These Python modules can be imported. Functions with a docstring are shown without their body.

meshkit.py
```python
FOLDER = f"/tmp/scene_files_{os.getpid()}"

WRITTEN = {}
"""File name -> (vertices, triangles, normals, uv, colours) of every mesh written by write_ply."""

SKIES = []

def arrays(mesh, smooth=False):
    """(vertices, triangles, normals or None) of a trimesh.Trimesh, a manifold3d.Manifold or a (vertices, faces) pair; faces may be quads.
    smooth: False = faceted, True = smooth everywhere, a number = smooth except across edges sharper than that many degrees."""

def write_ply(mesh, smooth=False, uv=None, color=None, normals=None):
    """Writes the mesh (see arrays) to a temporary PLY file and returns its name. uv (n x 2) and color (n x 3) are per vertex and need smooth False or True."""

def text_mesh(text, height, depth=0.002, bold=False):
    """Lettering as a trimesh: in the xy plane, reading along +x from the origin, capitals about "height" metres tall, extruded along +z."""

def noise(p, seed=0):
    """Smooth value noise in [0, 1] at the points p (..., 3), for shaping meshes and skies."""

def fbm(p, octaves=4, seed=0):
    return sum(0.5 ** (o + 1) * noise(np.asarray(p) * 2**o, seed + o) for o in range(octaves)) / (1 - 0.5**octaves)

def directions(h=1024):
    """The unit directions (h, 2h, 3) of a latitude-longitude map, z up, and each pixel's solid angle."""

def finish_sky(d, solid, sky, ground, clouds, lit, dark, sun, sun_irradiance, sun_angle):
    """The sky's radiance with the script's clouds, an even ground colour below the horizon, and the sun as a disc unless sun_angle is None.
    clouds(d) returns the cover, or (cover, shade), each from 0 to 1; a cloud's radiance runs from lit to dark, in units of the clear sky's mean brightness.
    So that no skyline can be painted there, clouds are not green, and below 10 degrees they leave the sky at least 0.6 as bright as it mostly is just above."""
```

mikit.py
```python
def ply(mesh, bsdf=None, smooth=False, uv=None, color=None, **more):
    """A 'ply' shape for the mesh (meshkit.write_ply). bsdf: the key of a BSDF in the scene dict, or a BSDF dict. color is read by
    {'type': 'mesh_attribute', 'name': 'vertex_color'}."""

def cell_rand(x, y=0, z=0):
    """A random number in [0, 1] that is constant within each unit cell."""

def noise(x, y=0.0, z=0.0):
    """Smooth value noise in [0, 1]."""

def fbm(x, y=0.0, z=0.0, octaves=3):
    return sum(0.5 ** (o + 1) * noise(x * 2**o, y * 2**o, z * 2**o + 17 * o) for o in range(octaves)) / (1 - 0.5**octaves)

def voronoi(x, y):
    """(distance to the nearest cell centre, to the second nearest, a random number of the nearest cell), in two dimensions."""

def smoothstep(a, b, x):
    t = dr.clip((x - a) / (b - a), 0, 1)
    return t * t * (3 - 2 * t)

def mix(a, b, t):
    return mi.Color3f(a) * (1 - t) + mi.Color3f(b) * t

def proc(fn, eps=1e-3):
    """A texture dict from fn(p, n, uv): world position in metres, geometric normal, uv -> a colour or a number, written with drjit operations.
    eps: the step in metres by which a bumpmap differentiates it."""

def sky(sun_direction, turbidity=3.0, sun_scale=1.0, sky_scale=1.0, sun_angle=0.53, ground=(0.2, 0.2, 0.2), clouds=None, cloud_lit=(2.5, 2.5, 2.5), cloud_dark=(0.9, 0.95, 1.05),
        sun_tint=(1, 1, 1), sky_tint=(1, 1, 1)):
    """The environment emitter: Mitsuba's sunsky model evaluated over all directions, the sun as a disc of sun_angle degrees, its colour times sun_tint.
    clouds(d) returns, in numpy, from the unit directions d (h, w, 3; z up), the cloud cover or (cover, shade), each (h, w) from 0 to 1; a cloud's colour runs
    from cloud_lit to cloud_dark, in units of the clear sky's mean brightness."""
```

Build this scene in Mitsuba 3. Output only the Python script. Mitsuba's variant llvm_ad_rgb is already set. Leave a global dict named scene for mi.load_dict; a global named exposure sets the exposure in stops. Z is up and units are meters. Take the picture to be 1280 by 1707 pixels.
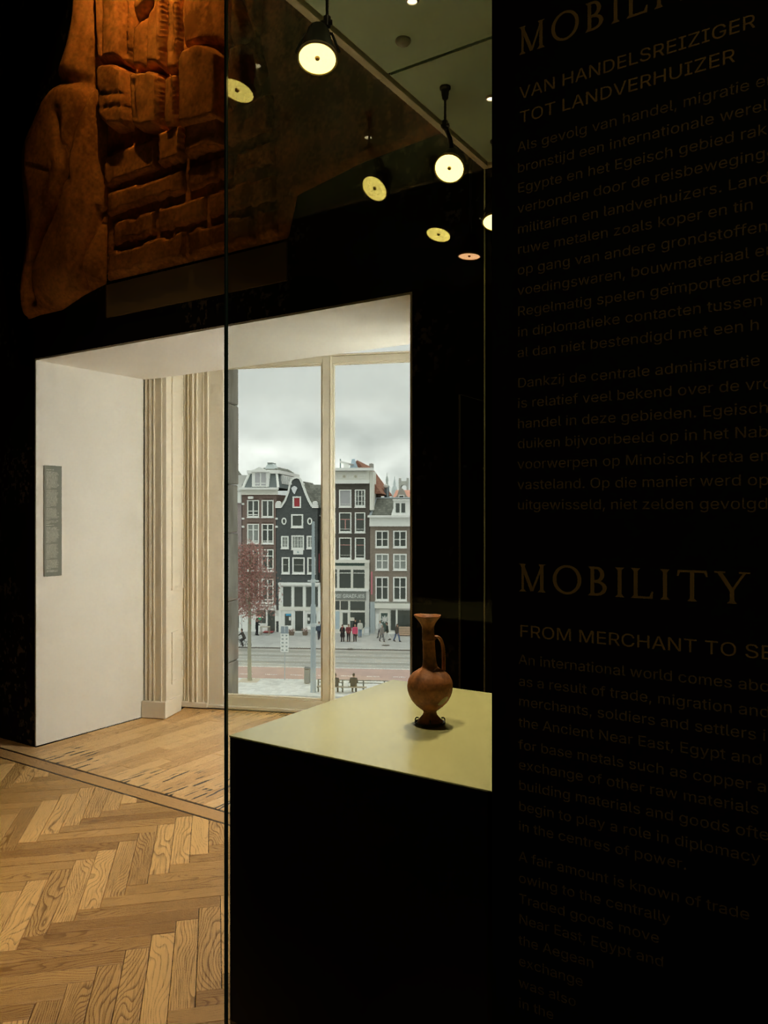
import math, random
import numpy as np
import trimesh
import shapely
from shapely.geometry import Polygon, LineString, MultiPolygon
from scipy.spatial import Delaunay
from manifold3d import Manifold, OpType
import drjit as dr
import mitsuba as mi
import mikit, meshkit
from mikit import noise, fbm, cell_rand, smoothstep, mix

rng = np.random.default_rng(7)
random.seed(7)
T = mi.ScalarTransform4f
scene, labels = {}, {}

# ------------------------------------------------------------------ camera, sky, large lights, exposure
# room axes: X runs right along the dark wall, Y runs through the window bay to the street, Z up; the camera stands at the origin
CA, SA = 0.8409, 0.5412                      # cosine / sine of the camera's turn to the left
scene['camera'] = {'type': 'perspective', 'fov': 52.43, 'fov_axis': 'x', 'near_clip': 0.05, 'far_clip': 2000.0,
                   'to_world': T().look_at(origin=[0, 0, 1.55], target=[-SA, CA, 1.55], up=[0, 0, 1])}
exposure = 3.0
DIM = 0.125            # all light values below are given for exposure 0 and divided by 2 ** exposure


def clouds(d):
    """An overcast sky: three times as bright overhead as at the horizon, lumpy low cloud with pale heads."""
    el = np.degrees(np.arcsin(np.clip(d[..., 2], -1, 1)))
    az = np.arctan2(d[..., 1], d[..., 0])
    p = np.stack([az * 9.0, el * 0.30, np.zeros_like(az)], -1)
    big = meshkit.fbm(p * 0.5 + 3.3, 3, 5)
    small = meshkit.fbm(p * 2.2 + 9.1, 4, 11)
    low = np.clip((8.5 - el) / 6.0, 0, 1)
    level = (0.72 + 0.35 * (big - 0.5) + 0.42 * low + 1.4 * low * (small - 0.47)) * (1 + 2 * np.sin(np.radians(el))) / 1.2
    return np.ones_like(el), np.clip((LIT - level) / (LIT - DARK), 0, 1)


LIT, DARK, SKY_SCALE = 2.6, 0.45, 9.6
scene['sky'] = mikit.sky([0.2, 0.5, 0.75], turbidity=5.0, sun_scale=0.0, sky_scale=SKY_SCALE * DIM, ground=(0.22, 0.22, 0.21),
                         clouds=clouds, cloud_lit=(LIT, LIT, LIT * 0.95), cloud_dark=(DARK * 0.90, DARK, DARK * 0.97))

# unseen track lights added behind the visitor to brighten parquet, text panel and bay
HALL_FILL_LIGHTS = [((-2.2, -1.2, 5.2), (-2.75, 1.95, 0.0), 680.0, 17.0, 'turned to the parquet'), ((3.0, -1.5, 4.5), (-0.15, 1.27, 1.85), 230.0, 17.0, 'turned to the black text panel'),
               ((-2.4, -2.6, 2.9), (-3.7, 3.6, 1.55), 68.0, 14.0, 'hung low, turned to the window bay')]
RELIEF_LIGHT = ((-3.28, 2.50, 5.42), (-3.42, 3.08, 4.85), 105.0)
BAY_FILL = 13.0        # radiance of the unseen opal fill lamp added on the bay's right wall
CASE_BEAM = 5.0

# ------------------------------------------------------------------ materials


def bsdf(name, d):
    scene[name] = d
    return name


def rgb(c):
    return {'type': 'rgb', 'value': [float(x) for x in c]}


_plain = {}


def paint(c, rough=None, metal=0.0, spec=0.5):
    """Plain paint of one colour; with a roughness it gets a sheen."""
    key = (tuple(c), rough, metal, spec)
    if key not in _plain:
        if rough is None:
            d = {'type': 'twosided', 'bsdf': {'type': 'diffuse', 'reflectance': rgb(c)}}
        else:
            d = {'type': 'twosided', 'bsdf': {'type': 'principled', 'base_color': rgb(c), 'roughness': rough, 'metallic': metal, 'specular': spec}}
        _plain[key] = bsdf('paint_%03d' % len(_plain), d)
    return _plain[key]


def two(d):
    return {'type': 'twosided', 'bsdf': d}


def oak_fn(light, dark, low, splits):
    def fn(p, n, uv):
        board = dr.floor(uv.y / 10)
        x, y = uv.y - board * 10, uv.x
        k = cell_rand(board, 3, 1)
        bend = fbm(x * 7 + k * 61, y * 1.9 + k * 37, octaves=3)
        ring = x * (60 + 60 * k) + bend * (13 + 9 * cell_rand(board, 5))
        ring = ring - dr.floor(ring)
        line = smoothstep(0.55, 0.97, ring) * (1 - smoothstep(0.97, 1.0, ring))
        pores = smoothstep(0.55, 0.9, noise(x * 420 + k * 9, y * 16))
        tone = cell_rand(board, 9)
        c = mix(light, dark, dr.clip(0.62 * line + 0.42 * pores + 0.85 * (tone - 0.40) + 0.5 * (fbm(x * 20 + k * 5, y * 3) - 0.5), 0, 1))
        if splits:
            s = smoothstep(0.74, 0.79, noise(x * 90 + k * 17, y * 9 + k * 31)) * smoothstep(0.66, 0.80, noise(p.x * 1.9 + 71.4, p.y * 1.6 + 39.1))
            c = mix(c, low, s)
        return c
    return fn


def oak_relief(p, n, uv):
    board = dr.floor(uv.y / 10)
    x, y = uv.y - board * 10, uv.x
    k = cell_rand(board, 3, 1)
    return 0.00022 * noise(x * 300 + k * 9, y * 14) + 0.0003 * fbm(x * 40 + k * 3, y * 4)


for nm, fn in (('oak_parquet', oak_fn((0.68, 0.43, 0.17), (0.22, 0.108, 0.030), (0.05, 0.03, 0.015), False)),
               ('oak_parquet_dull_sheen', oak_fn((0.47, 0.28, 0.10), (0.22, 0.105, 0.030), (0.05, 0.03, 0.015), False)),  # cross-laid blocks: their weaker sheen is put in as darker colour
               ('oak_border', oak_fn((0.48, 0.27, 0.085), (0.26, 0.125, 0.036), (0.05, 0.03, 0.015), False)),
               ('oak_boards', oak_fn((0.70, 0.45, 0.19), (0.44, 0.235, 0.075), (0.045, 0.028, 0.015), True))):
    bsdf(nm, two({'type': 'bumpmap', 'texture': mikit.proc(oak_relief, 4e-4), 'scale': 1.0,
                  'bsdf': {'type': 'principled', 'base_color': mikit.proc(fn), 'roughness': 0.46, 'specular': 0.5, 'anisotropic': 0.8}}))
bsdf('subfloor', paint((0.05, 0.03, 0.016)) and two({'type': 'diffuse', 'reflectance': rgb((0.05, 0.03, 0.016))}))


def plaster_fn(p, n, uv):
    g = fbm(p.x * 2.3 + p.z * 0.7, p.y * 2.3, p.z * 2.3)
    return mi.Color3f(0.79, 0.775, 0.70) * (0.97 + 0.06 * g)


bsdf('plaster', two({'type': 'diffuse', 'reflectance': mikit.proc(plaster_fn)}))
bsdf('cream_paint', two({'type': 'principled', 'base_color': rgb((0.71, 0.655, 0.52)), 'roughness': 0.55, 'specular': 0.25}))


def mural_fn(p, n, uv):
    a = fbm(p.x * 2.2, p.z * 2.2 + 4.0, octaves=3)
    b = fbm(p.x * 34, p.z * 34 + 1.0, octaves=3)
    chip = smoothstep(0.56, 0.80, b) * smoothstep(0.44, 0.62, a)
    return mix((0.008, 0.0082, 0.0075), (0.105, 0.088, 0.055), chip)


bsdf('dark_wall', two({'type': 'principled', 'base_color': mikit.proc(mural_fn), 'roughness': 0.6, 'specular': 0.12}))


def stone_fn(p, n, uv):
    a = fbm(p.x * 5 + p.y * 3, p.z * 5, p.y * 5, octaves=4)
    b = fbm(p.x * 60, p.z * 60, p.y * 60, octaves=2)
    stain = smoothstep(0.5, 0.75, fbm(p.x * 11 + 5, p.z * 3.2, p.y * 11 + 2, octaves=3))
    return mix((0.30, 0.120, 0.032), (0.74, 0.35, 0.105), dr.clip(1.9 * (a - 0.25) + 0.8 * (b - 0.5) - 0.45 * stain, 0, 1))


bsdf('brown_sandstone', two({'type': 'diffuse', 'reflectance': mikit.proc(stone_fn)}))
bsdf('black_lacquer', two({'type': 'principled', 'base_color': rgb((0.004, 0.0038, 0.0032)), 'roughness': 0.35, 'specular': 0.18}))
bsdf('black_matt', two({'type': 'diffuse', 'reflectance': rgb((0.004, 0.004, 0.004))}))
bsdf('olive_satin', two({'type': 'principled', 'base_color': rgb((0.30, 0.30, 0.14)), 'roughness': 0.20, 'eta': 2.6, 'clearcoat': 1.0, 'clearcoat_gloss': 0.75}))
bsdf('olive_lid', two({'type': 'principled', 'base_color': rgb((0.50, 0.64, 0.46)), 'roughness': 0.5, 'specular': 0.3}))
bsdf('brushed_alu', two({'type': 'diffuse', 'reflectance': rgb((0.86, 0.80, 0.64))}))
bsdf('case_glass', {'type': 'thindielectric', 'int_ior': 1.50, 'specular_transmittance': rgb((0.95, 0.965, 0.945))})
bsdf('window_glass', {'type': 'thindielectric', 'int_ior': 1.50, 'specular_transmittance': rgb((0.96, 0.975, 0.96))})
bsdf('glass_edge', two({'type': 'principled', 'base_color': rgb((0.012, 0.026, 0.022)), 'roughness': 0.15, 'specular': 0.5}))
bsdf('smoked_glass', two({'type': 'principled', 'base_color': rgb((0.010, 0.010, 0.007)), 'roughness': 0.3, 'specular': 0.2}))
bsdf('brown_print', two({'type': 'diffuse', 'reflectance': rgb((0.098, 0.064, 0.018))}))
bsdf('brown_print_fine', two({'type': 'diffuse', 'reflectance': rgb((0.056, 0.039, 0.013))}))


def clay_fn(p, n, uv):
    a = fbm(p.x * 45, p.y * 45, p.z * 30, octaves=4)
    b = fbm(p.x * 240, p.y * 240, p.z * 160, octaves=2)
    return mix((0.125, 0.050, 0.018), (0.40, 0.150, 0.050), dr.clip(1.6 * (a - 0.25) + 0.5 * (b - 0.5), 0, 1))


bsdf('fired_clay', two({'type': 'principled', 'base_color': mikit.proc(clay_fn), 'roughness': 0.55, 'specular': 0.3}))


def brick_fn(c0, c1, joint, w, h):
    """Far brickwork: colour and joints only (each brick is under a pixel across)."""
    def fn(p, n, uv):
        s, z = p.x * 0.8905 + p.y * 0.4551, p.z
        row = dr.floor(z / h)
        col = s / w + 0.5 * (row - 2 * dr.floor(row / 2))
        r = cell_rand(col, row, 2)
        edge = dr.maximum(smoothstep(0.84, 0.9, col - dr.floor(col)), smoothstep(0.78, 0.86, z / h - row))
        c = mix(c0, c1, r * 0.7 + 0.5 * (fbm(s * 0.8, z * 0.8) - 0.2))
        return mix(c, joint, edge * 0.5)
    return fn


for nm, a in (('brick_brown', ((0.185, 0.135, 0.115), (0.27, 0.195, 0.17), (0.28, 0.23, 0.20))),
              ('brick_slate', ((0.082, 0.092, 0.093), (0.125, 0.136, 0.134), (0.115, 0.12, 0.117))),
              ('brick_umber', ((0.095, 0.084, 0.072), (0.135, 0.12, 0.104), (0.12, 0.11, 0.10))),
              ('brick_taupe', ((0.235, 0.195, 0.16), (0.32, 0.268, 0.22), (0.33, 0.28, 0.24))),
              ('brick_mauve', ((0.33, 0.27, 0.27), (0.42, 0.35, 0.345), (0.44, 0.38, 0.37)))):
    bsdf(nm, two({'type': 'diffuse', 'reflectance': mikit.proc(brick_fn(*a, 0.22, 0.065))}))


def tile_fn(c0, c1):
    def fn(p, n, uv):
        s, z = p.x * 0.8905 + p.y * 0.4551, p.z + 0.3 * (p.y * 0.8905 - p.x * 0.4551)
        r = cell_rand(s / 0.25, z / 0.28)
        g = z / 0.28 - dr.floor(z / 0.28)
        return mix(c0, c1, 0.75 * r + 0.4 * (fbm(s, z) - 0.4)) * (1 - 0.35 * smoothstep(0.72, 0.95, g))
    return fn


bsdf('tile_red', two({'type': 'diffuse', 'reflectance': mikit.proc(tile_fn((0.26, 0.125, 0.09), (0.43, 0.235, 0.17)))}))
bsdf('tile_grey', two({'type': 'diffuse', 'reflectance': mikit.proc(tile_fn((0.15, 0.155, 0.135), (0.27, 0.275, 0.24)))}))


def paving_fn(c0, c1, cell):
    def fn(p, n, uv):
        s, q = p.x * 0.8905 + p.y * 0.4551, p.y * 0.8905 - p.x * 0.4551
        r = cell_rand(s / cell, q / cell)
        return mix(c0, c1, 0.35 * r + 0.9 * (fbm(s * 0.5, q * 0.5, octaves=4) - 0.2))
    return fn


for nm, a in (('paving_grey', ((0.40, 0.41, 0.40), (0.52, 0.53, 0.515), 0.6)), ('asphalt', ((0.33, 0.33, 0.305), (0.42, 0.42, 0.39), 0.4)),
              ('cycle_asphalt', ((0.40, 0.295, 0.265), (0.48, 0.355, 0.32), 0.5)), ('paving_pale', ((0.44, 0.46, 0.45), (0.72, 0.745, 0.725), 0.35))):
    bsdf(nm, two({'type': 'diffuse', 'reflectance': mikit.proc(paving_fn(*a))}))


def pier_fn(p, n, uv):
    a = fbm(p.x * 9 + p.y * 7, p.z * 3.0, p.y * 9, octaves=4)
    return mix((0.26, 0.245, 0.22), (0.50, 0.48, 0.44), dr.clip(1.7 * (a - 0.22), 0, 1))


bsdf('grey_sandstone', two({'type': 'diffuse', 'reflectance': mikit.proc(pier_fn)}))
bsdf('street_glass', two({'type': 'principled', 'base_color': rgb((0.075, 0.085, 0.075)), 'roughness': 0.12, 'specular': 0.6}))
bsdf('street_glass_curtained', two({'type': 'principled', 'base_color': rgb((0.30, 0.32, 0.30)), 'roughness': 0.15, 'specular': 0.5}))
bsdf('street_glass_blind', two({'type': 'principled', 'base_color': rgb((0.44, 0.44, 0.455)), 'roughness': 0.2, 'specular': 0.5}))
bsdf('leaf_red', {'type': 'principledthin', 'base_color': rgb((0.48, 0.26, 0.23)), 'roughness': 0.6, 'diff_trans': 0.6})
bsdf('leaf_dark', {'type': 'principledthin', 'base_color': rgb((0.33, 0.205, 0.17)), 'roughness': 0.6, 'diff_trans': 0.5})

# ------------------------------------------------------------------ helpers
_used = {}


def numbered(key):
    n = _used.get(key, 0)
    _used[key] = n + 1
    return key if n == 0 else '%s_%03d' % (key, n)


def tag(key, label=None, cat=None, group=None, kind=None):
    d = labels.setdefault(key, {})
    for k, v in (('label', label), ('category', cat), ('group', group), ('kind', kind)):
        if v:
            d[k] = v
    return key


def thing(name, label, cat, group=None):
    return tag(numbered(name), label, cat, group)


def obj(name, mesh, m, parent=None, M=None, smooth=False, uv=None, label=None, kind=None, **more):
    """One entry of the scene; M is a 4 x 4 placement baked into the mesh."""
    key = numbered(parent + '__' + name if parent else name)
    if hasattr(mesh, 'to_mesh'):
        mm = mesh.to_mesh()
        mesh = trimesh.Trimesh(np.array(mm.vert_properties[:, :3]), np.array(mm.tri_verts), process=False)
    if M is not None:
        mesh = mesh.copy()
        mesh.apply_transform(M)
    scene[key] = mikit.ply(mesh, m, smooth, uv=uv, **more)
    if label or kind:
        tag(key, label, kind=kind)
    return key


def struct(name, mesh, m, **k):
    key = obj(name, mesh, m, **k)
    tag(key, kind='structure')
    return key


def cat(ms):
    return trimesh.util.concatenate(list(ms))


def box(x0, x1, y0, y1, z0, z1, bev=0.0):
    x0, x1, y0, y1, z0, z1 = min(x0, x1), max(x0, x1), min(y0, y1), max(y0, y1), min(z0, z1), max(z0, z1)
    c, h = np.array([x0 + x1, y0 + y1, z0 + z1]) / 2, np.array([x1 - x0, y1 - y0, z1 - z0]) / 2
    if bev <= 0:
        b = trimesh.creation.box(extents=2 * h)
        b.apply_translation(c)
        return b
    bev = min(bev, 0.45 * h.min())
    pts = []
    for s in np.ndindex(2, 2, 2):
        s = np.array(s) * 2 - 1
        for k in range(3):
            q = h.copy()
            for j in range(3):
                if j != k:
                    q[j] -= bev
            pts.append(c + s * q)
    return trimesh.convex.convex_hull(np.array(pts))


def hull(pts):
    return trimesh.convex.convex_hull(np.array(pts, float))


def extr(poly, h, z0=0.0):
    """polygon in (x, y), extruded up"""
    gs = [g for g in getattr(poly, 'geoms', [poly]) if g.area > 1e-9]
    m = cat([trimesh.creation.extrude_polygon(g, h, engine='earcut') for g in gs])
    m.apply_translation([0, 0, z0])
    return m


UP = np.array([[1, 0, 0, 0], [0, 0, -1, 0], [0, 1, 0, 0], [0, 0, 0, 1.0]])


def wallx(poly, t, y0=0.0):
    """polygon in (x, z), extruded from y0 to y0 + t"""
    m = extr(poly, t)
    m.apply_transform(UP)
    m.apply_translation([0, y0 + t, 0])
    return m


def rect(x0, x1, y0, y1):
    return shapely.box(min(x0, x1), min(y0, y1), max(x0, x1), max(y0, y1))


def ring(x0, x1, y0, y1, t):
    return rect(x0, x1, y0, y1).difference(rect(min(x0, x1) + t, max(x0, x1) - t, min(y0, y1) + t, max(y0, y1) - t))


def tube(pts, r, n=10):
    p = np.asarray(pts, float)
    r = np.broadcast_to(r, (len(p),))
    t = np.gradient(p, axis=0)
    t /= np.linalg.norm(t, axis=1, keepdims=True) + 1e-12
    ref = np.array([0, 0, 1.0]) if abs(t[:, 2]).mean() < 0.8 else np.array([1.0, 0.13, 0])
    a = np.cross(t, ref)
    a /= np.linalg.norm(a, axis=1, keepdims=True) + 1e-12
    b = np.cross(t, a)
    g = np.arange(n) * 2 * np.pi / n
    v = p[:, None] + r[:, None, None] * (np.cos(g)[None, :, None] * a[:, None] + np.sin(g)[None, :, None] * b[:, None])
    v = np.vstack([v.reshape(-1, 3), p[:1], p[-1:]])
    f = []
    for i in range(len(p) - 1):
        for j in range(n):
            k = (j + 1) % n
            f += [[i * n + j, (i + 1) * n + j, (i + 1) * n + k], [i * n + j, (i + 1) * n + k, i * n + k]]
    e = (len(p) - 1) * n
    for j in range(n):
        k = (j + 1) % n
        f += [[len(v) - 2, j, k], [len(v) - 1, e + k, e + j]]
    m = trimesh.Trimesh(v, f, process=False)
    m.fix_normals() if len(p) < 3 else None
    return m


def lathe(prof, n=40):
    return trimesh.creation.revolve(np.array(prof, float), sections=n)


def frame4(ex, ey, ez, o):
    M = np.eye(4)
    M[:3, 0], M[:3, 1], M[:3, 2], M[:3, 3] = ex, ey, ez, o
    return M


def aim(o, d, up=(0, 0, 1)):
    """placement whose z axis points along d"""
    z = np.array(d, float) / np.linalg.norm(d)
    x = np.cross(up, z)
    x = x / np.linalg.norm(x) if np.linalg.norm(x) > 1e-6 else np.array([1.0, 0, 0])
    return frame4(x, np.cross(z, x), z, o)


def bearing(x):
    """plan direction, per metre of depth, of the survey bearing x (1300 units of bearing to the radian's tangent)"""
    k = (x - 640) / 1300
    return np.array([CA * k - SA, SA * k + CA])


# ------------------------------------------------------------------ room shell
WALL = 3.08            # the dark wall's face
OPX0, OPX1, OPZ = -4.71, -1.84, 2.55
BAY = 3.97             # back of the plaster reveal
W0, WA = np.array([-4.498, 4.431]), math.radians(21)
WE, WN = np.array([math.cos(WA), math.sin(WA)]), np.array([-math.sin(WA), math.cos(WA)])
WM = frame4([*WE, 0], [*WN, 0], [0, 0, 1], [*W0, 0])      # window axes: along the glass, outward, up

wall_poly = rect(-7, 4, 0, 5.6).difference(rect(OPX0 - 0.012, OPX1 + 0.012, -1, OPZ + 0.012))
struct('wall_back', wallx(wall_poly, 0.25, WALL), 'dark_wall')
struct('wall_left', box(-7.1, -7, -4, WALL + 0.25, 0, 5.6), 'black_matt')
struct('wall_right', box(4, 4.1, -4, WALL + 0.25, 0, 5.6), 'black_matt')
struct('wall_rear', box(-7.1, 4.1, -4.1, -4, 0, 5.6), 'black_matt')
struct('ceiling', box(-7.1, 4.1, -4.1, WALL + 0.25, 5.6, 5.7), 'black_matt')
floor_plan = Polygon([(-7.1, -4.1), (4.1, -4.1), (4.1, WALL + 0.2), (OPX1 + 0.01, WALL + 0.2), (OPX1 + 0.01, 5.55), tuple(W0 + WE * 2.80 + WN * 0.03), tuple(W0 - WE * 0.35 + WN * 0.03), (OPX0 - 0.05, 4.2), (OPX0 - 0.05, WALL + 0.2), (-7.1, WALL + 0.2)])
struct('floor', extr(floor_plan, 0.106, -0.12), 'subfloor')
struct('wall_bay_left', box(OPX0 - 0.0115, OPX0, WALL, BAY, 0.006, OPZ + 0.0115), 'plaster')
struct('wall_bay_right', cat([box(OPX1, OPX1 + 0.0115, WALL, 5.62, 0.0, OPZ + 0.0115), box(OPX1, OPX1 + 0.0115, WALL + 0.3, 5.62, OPZ, OPZ + 0.9)]), 'plaster')
struct('ceiling_bay', cat([box(OPX0, OPX1, WALL, BAY + 0.02, OPZ, OPZ + 0.0115), box(OPX0, OPX1, BAY - 0.01, BAY + 0.02, OPZ, OPZ + 0.22)]), 'plaster')
struct('ceiling_window', box(-5.2, OPX1 + 0.1, BAY - 0.2, 6.0, 3.30, 3.36), 'plaster')
struct('wall_over_bay', box(-5.2, OPX1 + 0.1, BAY - 0.12, BAY - 0.02, OPZ + 0.2, 3.34), 'plaster')
struct('wall_bay_mass', cat([box(-7.0, OPX0 - 0.012, WALL + 0.25, BAY - 0.01, 0, 5.6), box(OPX1 + 0.012, 4, WALL + 0.25, 7.5, -0.1, 5.6)]), 'black_matt')

# ------------------------------------------------------------------ oak floor, every board a part


def plank(poly, axis, bid, top=0.0, bev=0.0018, gap=0.0011):
    """a board from its plan outline; axis = direction of the fibres. Returns mesh and uv (across, along)."""
    poly = poly.buffer(-gap, join_style=2)
    if poly.is_empty or poly.area < 2e-4 or poly.geom_type != 'Polygon':
        return None
    poly = shapely.geometry.polygon.orient(poly)
    p = np.array(poly.exterior.coords)[:-1]
    inner = poly.buffer(-bev, join_style=2)
    if inner.is_empty or inner.geom_type != 'Polygon' or len(inner.exterior.coords) - 1 != len(p):
        inner = poly
    q = np.array(shapely.geometry.polygon.orient(inner).exterior.coords)[:-1]
    q = q[[int(np.argmin(np.linalg.norm(q - a, axis=1))) for a in p]]
    n = len(p)
    v = np.vstack([np.c_[p, np.full(n, -0.014)], np.c_[p, np.full(n, top - bev * 0.6)], np.c_[q, np.full(n, top)]])
    f = []
    for r in (0, n):
        for i in range(n):
            j = (i + 1) % n
            f += [[r + i, r + j, r + n + j], [r + i, r + n + j, r + n + i]]
    f += [[2 * n, 2 * n + i, 2 * n + i + 1] for i in range(1, n - 1)]
    ax = np.array(axis, float)
    ac = np.array([ax[1], -ax[0]])
    c = p.mean(0)
    uv = np.c_[(v[:, :2] - c) @ ax, (v[:, :2] - c) @ ac + bid * 10 + 5]
    return trimesh.Trimesh(v, f, process=False), uv


board_id = 0


def lay(name, poly, axis, m):
    global board_id
    board_id += 1
    r = plank(poly, axis, board_id, top=float(rng.uniform(-0.0007, 0.0007)))
    if r:
        obj(name, r[0], m, 'floor', uv=r[1])


HW, HL = 0.0823, 0.545
A2, B2 = np.array([1, 1]) / math.sqrt(2), np.array([-1, 1]) / math.sqrt(2)
org = np.array([-2.262 + HL / math.sqrt(2), 2.060 - HL / math.sqrt(2)])
field = rect(-5.3, -1.22, 0.8, 2.827)
seen = Polygon([(-5.3, 2.95), (-5.1, 2.0), (-3.6, 1.05), (-2.3, 0.75), (-1.2, 0.75), (-1.2, 2.95)])
for col in range(-6, 5):
    for i in range(-30, 40):
        for kind in (0, 1):
            if kind == 0:
                p0, p1, q0, q1 = i * HW, (i + 1) * HW, i * HW, i * HW + HL
            else:
                p0, p1, q0, q1 = (i + 1) * HW, (i + 1) * HW + HL, i * HW, (i + 1) * HW
            p0, p1, q0, q1 = p0 + col * HL, p1 + col * HL, q0 - col * HL, q1 - col * HL
            poly = Polygon([org + A2 * p + B2 * q for p, q in ((p0, q0), (p1, q0), (p1, q1), (p0, q1))])
            if not poly.intersects(seen):
                continue
            poly = poly.intersection(field)
            if poly.geom_type == 'Polygon' and not poly.is_empty and poly.intersects(seen):
                lay('parquet_block', poly, B2 if kind == 0 else A2, 'oak_parquet' if kind == 0 else 'oak_parquet_dull_sheen')  # tone by laying direction stands for the directional sheen of the fibres
for x0, x1 in ((-5.6, -4.02), (-4.02, -2.35), (-2.35, -0.9)):
    lay('border_board', rect(x0, x1, 2.840, 2.940), (1, 0), 'oak_border')
for y in (2.834, 2.946):
    obj('border_line', box(-5.6, -0.9, y - 0.0045, y + 0.0045, -0.014, -0.0005), paint((0.035, 0.02, 0.012), 0.4), 'floor')
x = -5.3
inside_bay = Polygon([(-6, 2.954), (0, 2.954), (0, WALL - 0.001), (OPX1 - 0.002, WALL - 0.001), (OPX1 - 0.002, 5.55),
                      tuple(W0 + WE * 2.75 - WN * 0.012), tuple(W0 - WE * 0.2 - WN * 0.012), tuple(W0 - WE * 0.17 - WN * 0.355), tuple(W0 - WE * 0.36 - WN * 0.355), (OPX0 + 0.002, BAY), (OPX0 + 0.002, WALL - 0.001), (-6, WALL - 0.001)])
while x < -1.3:
    wd = 0.098
    y = 2.954 - rng.uniform(0, 0.9)
    while y < 5.5:
        ln = rng.uniform(0.75, 1.35)
        p = rect(x, x + wd, y, y + ln).intersection(inside_bay)
        for g in getattr(p, 'geoms', [p]):
            if g.geom_type == 'Polygon' and g.area > 0.002:
                lay('bay_board', g, (0, 1), 'oak_boards')
        y += ln
    x += wd

# ------------------------------------------------------------------ window wall and joinery (window axes)


def win_profile(pts, z0, z1):
    return extr(Polygon(pts), z1 - z0, z0)


# pilaster at the end of the plaster reveal
pil = [(-0.362, -0.10), (-0.362, -0.345), (-0.350, -0.345), (-0.350, -0.366), (-0.330, -0.366), (-0.327, -0.352), (-0.318, -0.352), (-0.314, -0.370), (-0.298, -0.370), (-0.294, -0.354), (-0.284, -0.354), (-0.282, -0.368), (-0.272, -0.368), (-0.270, -0.356),
       (-0.224, -0.356), (-0.222, -0.370), (-0.212, -0.370), (-0.210, -0.362), (-0.178, -0.362), (-0.178, -0.10)]
struct('trim_1', win_profile(pil, 0.128, 2.90), 'cream_paint', M=WM)
struct('baseboard_1', box(-0.368, -0.172, -0.385, -0.12, 0.004, 0.130, 0.004), 'cream_paint', M=WM)
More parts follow.
